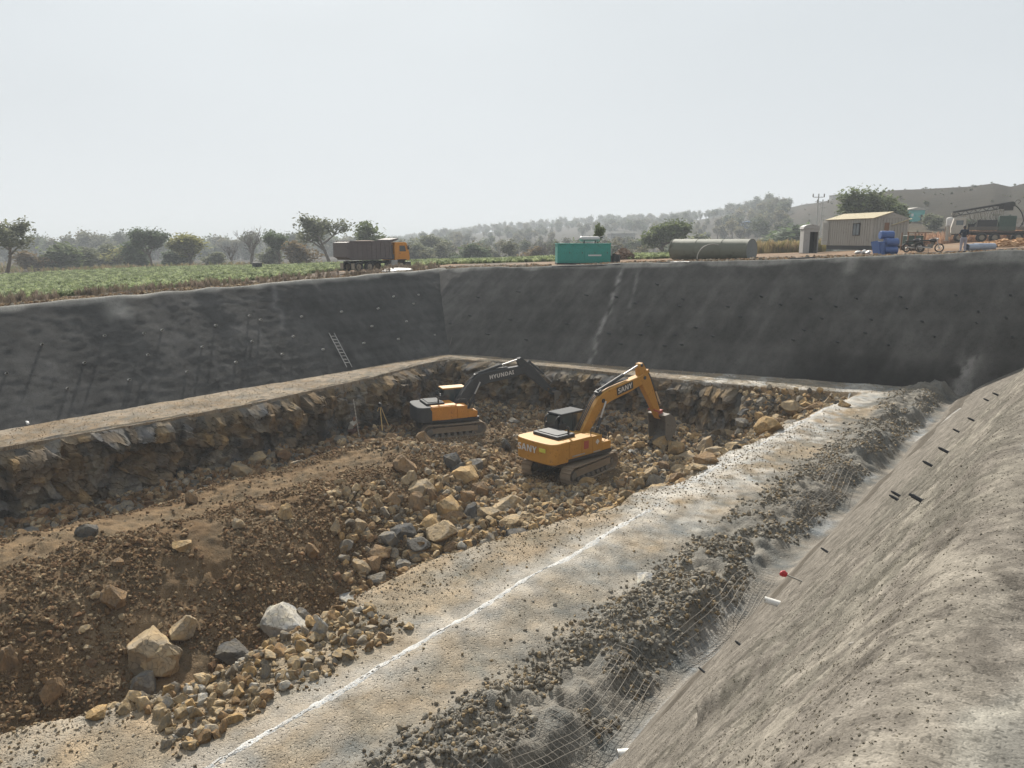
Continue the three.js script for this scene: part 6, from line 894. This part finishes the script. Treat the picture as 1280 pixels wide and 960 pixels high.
wireMesh(22.5, 28.5, 0.9, 1.9, 0.16, 5, 'distant strip of wire mesh higher up the trench');
// red tag on a stick
{ const p = slopeHit(1012, 729, nearY); if (p) { const t = thing('marker_stick', 'white stick with a red tag at the foot of the sunlit slope', 'marker', null, p.toArray()); part('stick', rod([0.05, -0.03, 0], [-0.32, 0.12, 0.18], 0.014, 6), PM.cream, t); part('tag', (() => { const g = rockGeo(761, 2, 4, 0.2); g.scale(0.06, 0.05, 0.05); g.translate(-0.34, 0.13, 0.19); return g; })(), paint(0.50, 0.03, 0.04, 0.5), t); } }
// sticks and bars half buried in the crust of the near slope
{
  const bar = (u0, v0, u1, v1, r, mat, label) => { const a = slopeHit(u0, v0, nearY), b = slopeHit(u1, v1, nearY); if (a && b) { const m = a.clone().add(b).multiplyScalar(0.5), k = [-0.82 * 0.05, 0.57 * 0.06, 0]; const A = a.clone().sub(m), B = b.clone().sub(m); const L = A.clone().lerp(B, 0.5); single('steel_bar', pipe([A.toArray(), L.clone().add(V3(0.01, 0.015, 0)).toArray(), B.toArray()], r, 12, 6), mat, label, 'bar', 'bars on the near slope').position.set(m.x + k[0], m.y + k[1], m.z + k[2]); } };
  bar(1027, 873, 1072, 857, 0.016, PM.steel, 'grey steel bar lying on the near slope, lower of two'); bar(1072, 817, 1097, 818, 0.016, PM.steel, 'short grey bar on the near slope, upper of two'); bar(1057, 858, 1067, 844, 0.009, PM.grey, 'thin pale wire stub above the lower steel bar');
}
// lumps that crumble off the crust
scatter('crust_crumbs', 'grit on the sunlit slope', 50000, 92, TINY, (r) => { const s = 0.8 + 15 * r() * r(), q = 1.4 + 7.2 * r(), p = nearPoint(s, q); return fbm(s * 1.6, q * 1.6, 3, 901) > -0.3 ? [s, p.t, 1, p.y - 0.002] : null; }, pow(0.003, 0.009, 2.0), [[0.52, 0.47, 0.39], [0.62, 0.57, 0.48], [0.44, 0.40, 0.33]], nearY, 0.45);

// ---------------------------------------------------------------- people and survey gear
function fieldMesh(bones, cell, pad = 0.1, k = 0.03) {   // smooth union of tapered capsules, meshed by marching cubes
  const box = new THREE.Box3(); for (const [a, b, ra, rb] of bones) { box.expandByPoint(V3(...a).addScalar(Math.max(ra, rb))); box.expandByPoint(V3(...a).addScalar(-Math.max(ra, rb))); box.expandByPoint(V3(...b).addScalar(Math.max(ra, rb))); box.expandByPoint(V3(...b).addScalar(-Math.max(ra, rb))); }
  box.expandByScalar(pad); const size = box.getSize(V3(0, 0, 0)), half = Math.max(size.x, size.y, size.z) / 2, c = box.getCenter(V3(0, 0, 0)), n = Math.min(96, Math.ceil(2 * half / cell));
  const mc = new MarchingCubes(n, new THREE.MeshStandardMaterial(), false, false, 120000); mc.isolation = 0; const P = V3(0, 0, 0);
  const B = bones.map(([a, b, ra, rb]) => ({ a: V3(...a), d: V3(...b).sub(V3(...a)), ra, rb })); B.forEach((o) => { o.l = o.d.lengthSq() || 1e-9; });
  for (let z = 0; z < n; z++) for (let y = 0; y < n; y++) for (let x = 0; x < n; x++) { P.set((x - n / 2) / (n / 2) * half + c.x, (y - n / 2) / (n / 2) * half + c.y, (z - n / 2) / (n / 2) * half + c.z); let m = 9; for (const o of B) { const t = clamp((P.x - o.a.x) * o.d.x / o.l + (P.y - o.a.y) * o.d.y / o.l + (P.z - o.a.z) * o.d.z / o.l), dx = P.x - o.a.x - o.d.x * t, dy = P.y - o.a.y - o.d.y * t, dz = P.z - o.a.z - o.d.z * t, q = Math.hypot(dx, dy, dz) - mix(o.ra, o.rb, t); const h = clamp(0.5 + 0.5 * (m - q) / k); m = mix(m, q, h) - k * h * (1 - h); } mc.field[x + y * n + z * n * n] = -m; }
  mc.update(); const g = new THREE.BufferGeometry(), cnt = mc.count; g.setAttribute('position', new THREE.BufferAttribute(mc.positionArray.slice(0, cnt * 3), 3)); g.setAttribute('normal', new THREE.BufferAttribute(mc.normalArray.slice(0, cnt * 3), 3)); g.setAttribute('uv', new THREE.BufferAttribute(new Float32Array(cnt * 2), 2));
  g.scale(half, half, half); g.translate(c.x, c.y, c.z); g.computeVertexNormals(); return mergeVertices(g, 1e-4).toNonIndexed();
}
function handBones(w, dir, side) { const d = V3(...dir).normalize(), W = V3(...w), sd = V3(...side).normalize(), out = [[w, W.clone().addScaledVector(d, 0.08).toArray(), 0.028, 0.034]]; [[-0.032, 0.07], [-0.011, 0.08], [0.011, 0.075], [0.032, 0.06]].forEach(([o, l]) => { const a = W.clone().addScaledVector(d, 0.08).addScaledVector(sd, o), b = a.clone().addScaledVector(d, l * 0.55), c = b.clone().addScaledVector(d, l * 0.4).add(V3(0.012, 0, 0)); out.push([a.toArray(), b.toArray(), 0.01, 0.009], [b.toArray(), c.toArray(), 0.009, 0.008]); }); const a = W.clone().addScaledVector(d, 0.03).addScaledVector(sd, -0.03), b = a.clone().addScaledVector(d, 0.045).addScaledVector(sd, -0.03); out.push([a.toArray(), b.toArray(), 0.012, 0.009]); return out; }
const SKIN = paint(0.22, 0.125, 0.08, 0.7);
function person(pos, turn, J, shirtM, legM, label) {          // +x is the way the person faces
  const t = thing('person', label, 'person', null, pos, turn);
  const arms = [['shoulderL', 'elbowL', 0.05, 0.042], ['elbowL', 'wristL', 0.04, 0.028], ['shoulderR', 'elbowR', 0.05, 0.042], ['elbowR', 'wristR', 0.04, 0.028]], legs = [['hipL', 'kneeL', 0.085, 0.06], ['kneeL', 'ankleL', 0.057, 0.04], ['hipR', 'kneeR', 0.085, 0.06], ['kneeR', 'ankleR', 0.057, 0.04]];
  const mk = (L, add = 0) => L.map(([a, b, ra, rb]) => [J[a], J[b], ra + add, rb + add]);
  const h = J.head, f = J.look, head = [[[h[0], h[1] - 0.03, h[2]], [h[0], h[1] + 0.05, h[2]], 0.082, 0.092], [[h[0] + 0.035 * f[0], h[1] - 0.07, h[2] + 0.035 * f[2]], [h[0] + 0.03 * f[0], h[1] - 0.02, h[2] + 0.03 * f[2]], 0.055, 0.07], [[h[0] + 0.09 * f[0], h[1] - 0.01, h[2] + 0.09 * f[2]], [h[0] + 0.105 * f[0], h[1] - 0.03, h[2] + 0.105 * f[2]], 0.012, 0.016], [[h[0] - 0.09 * f[2], h[1], h[2] + 0.09 * f[0]], [h[0] - 0.092 * f[2], h[1] - 0.03, h[2] + 0.092 * f[0]], 0.014, 0.01], [[h[0] + 0.09 * f[2], h[1], h[2] - 0.09 * f[0]], [h[0] + 0.092 * f[2], h[1] - 0.03, h[2] - 0.092 * f[0]], 0.014, 0.01]];
  const torso = [['chest', 'belly', 0.13, 0.125], ['belly', 'pelvis', 0.125, 0.13]], sh = [[J.shoulderL, J.shoulderR, 0.07, 0.07], [J.neck, J.chest, 0.06, 0.12]];
  const feet = ['L', 'R'].map((s) => [J['ankle' + s], J['toe' + s], 0.042, 0.035]);
  const body = join(fieldMesh([...mk(arms), ...mk(legs), ...mk(torso, -0.02), ...sh.map(([a, b, c, d]) => [a, b, c - 0.02, d - 0.02]), [J.neck, [h[0], h[1] - 0.08, h[2]], 0.05, 0.05], ...feet], 0.022), fieldMesh(head, 0.008, 0.05, 0.02), fieldMesh(handBones(J.wristL, J.handL, [0, 0, 1]), 0.005, 0.03, 0.006), fieldMesh(handBones(J.wristR, J.handR, [0, 0, -1]), 0.005, 0.03, 0.006));
  part('body', body, SKIN, t);
  part('shirt', fieldMesh([...mk(torso, 0.015), ...sh.map(([a, b, c, d]) => [a, b, c + 0.012, d + 0.012]), ...['L', 'R'].map((s) => [J['shoulder' + s], V3(...J['shoulder' + s]).lerp(V3(...J['elbow' + s]), 0.75).toArray(), 0.068, 0.062])], 0.024), shirtM, t);
  part('trousers', fieldMesh([...mk(legs, 0.022), [J.pelvis, [J.pelvis[0], J.pelvis[1] - 0.06, J.pelvis[2]], 0.15, 0.145]], 0.024), legM, t);
  part('hair', fieldMesh([[[h[0] - 0.02 * f[0], h[1] + 0.05, h[2] - 0.02 * f[2]], [h[0] - 0.045 * f[0], h[1] + 0.0, h[2] - 0.045 * f[2]], 0.095, 0.078]], 0.012, 0.05), PM.black, t);
  const eye = []; for (const s of [-1, 1]) { const g = new THREE.SphereGeometry(0.012, 8, 6); g.translate(h[0] + 0.088 * f[0] - 0.032 * s * f[2], h[1] + 0.015, h[2] + 0.088 * f[2] + 0.032 * s * f[0]); eye.push(g); } part('eyes', join(eye), PM.black, t);
  part('shoes', fieldMesh(feet.map(([a, b]) => [[a[0], a[1] - 0.035, a[2]], b, 0.05, 0.045]), 0.015, 0.06), PM.brown, t);
  return t;
}
// man on the rim: dark top, pale trousers, arms bent in front, facing away along the rim
person(spot(1203, 51.5), facing(75), { pelvis: [0, 0.92, 0], belly: [0, 1.08, 0], chest: [0, 1.3, 0], neck: [0, 1.46, 0], head: [0.02, 1.62, 0], look: [1, 0, 0], shoulderL: [0, 1.4, -0.18], shoulderR: [0, 1.4, 0.18], elbowL: [-0.04, 1.14, -0.3], elbowR: [-0.04, 1.14, 0.3], wristL: [0.12, 0.98, -0.2], wristR: [0.12, 0.98, 0.2], handL: [0.7, -0.5, 0.5], handR: [0.7, -0.5, -0.5], hipL: [0, 0.88, -0.1], hipR: [0, 0.88, 0.1], kneeL: [0.02, 0.5, -0.12], kneeR: [0.02, 0.5, 0.12], ankleL: [-0.02, 0.09, -0.14], ankleR: [-0.02, 0.09, 0.14], toeL: [0.15, 0.045, -0.17], toeR: [0.15, 0.045, 0.17] }, paint(0.025, 0.035, 0.055, 0.9), paint(0.30, 0.30, 0.36, 0.9), 'person in a dark top and pale grey trousers standing on the far rim');
{
  const p = hitPit(440, 546); if (p) {
    const y = pit(p.s, p.t);
    person([-p.t, y, -p.s], facing(-20), { pelvis: [-0.12, 0.4, 0], belly: [-0.05, 0.56, 0], chest: [0.08, 0.78, 0], neck: [0.13, 0.93, 0], head: [0.19, 1.08, 0], look: [0.94, 0, 0.34], shoulderL: [0.09, 0.88, -0.18], shoulderR: [0.09, 0.88, 0.18], elbowL: [0.25, 0.66, -0.22], elbowR: [0.3, 0.7, 0.2], wristL: [0.42, 0.6, -0.06], wristR: [0.42, 0.86, 0.02], handL: [1, 0.2, 0.2], handR: [1, 0.3, -0.1], hipL: [-0.1, 0.36, -0.1], hipR: [-0.1, 0.36, 0.1], kneeL: [0.28, 0.48, -0.16], kneeR: [0.28, 0.46, 0.16], ankleL: [0.02, 0.09, -0.14], ankleR: [0.02, 0.09, 0.14], toeL: [0.2, 0.045, -0.15], toeR: [0.2, 0.045, 0.15] }, PM.cream, paint(0.12, 0.06, 0.045, 0.9), 'crouching person in a pale shirt below the left rock face');
    const d = V3(0.52, 0, 0).applyAxisAngle(V3(0, 1, 0), facing(-20)), st = thing('survey_staff', 'tall pale survey staff held upright below the left rock face', 'staff', null, [-p.t + d.x, pit(p.s - d.z, p.t - d.x) - 0.02, -p.s + d.z]); part('staff_board', boxG(0.06, 2.5, 0.03, 0, 1.25, 0), PM.cream, st); const mk = []; for (let k = 0; k < 12; k++) mk.push(boxG(0.03, 0.05, 0.005, k % 2 ? 0.012 : -0.012, 0.15 + k * 0.2, 0.018)); part('graduation', join(mk), PM.black, st); st.rotation.set(0.03, facing(0), 0.09);
  }
  const q = hitPit(476, 535); if (q) { const t = thing('survey_tripod', 'yellow-legged survey tripod with a level on top', 'tripod', null, [-q.t, pit(q.s, q.t), -q.s]); for (let k = 0; k < 3; k++) { const a = k * 2.094 + 0.6; part('leg', join(rod([Math.cos(a) * 0.6, 0, Math.sin(a) * 0.6], [Math.cos(a) * 0.06, 1.32, Math.sin(a) * 0.06], 0.028, 6), rod([Math.cos(a) * 0.6 + 0.03, 0, Math.sin(a) * 0.6], [Math.cos(a) * 0.3, 0.7, Math.sin(a) * 0.3], 0.03, 6)), PM.wood, t); } part('head_plate', new THREE.CylinderGeometry(0.1, 0.1, 0.05, 14).translate(0, 1.34, 0), PM.black, t); part('level', join(boxG(0.26, 0.14, 0.13, 0, 1.46, 0, 0.03), disc(0.05, 0.06, 0, 1.4, 0).rotateX(0)), PM.black, t); part('eyepiece', (() => { const g = new THREE.SphereGeometry(0.05, 10, 8); g.translate(0, 1.56, 0.02); return g; })(), PM.white, t); }
}
renderer.render(scene, camera);
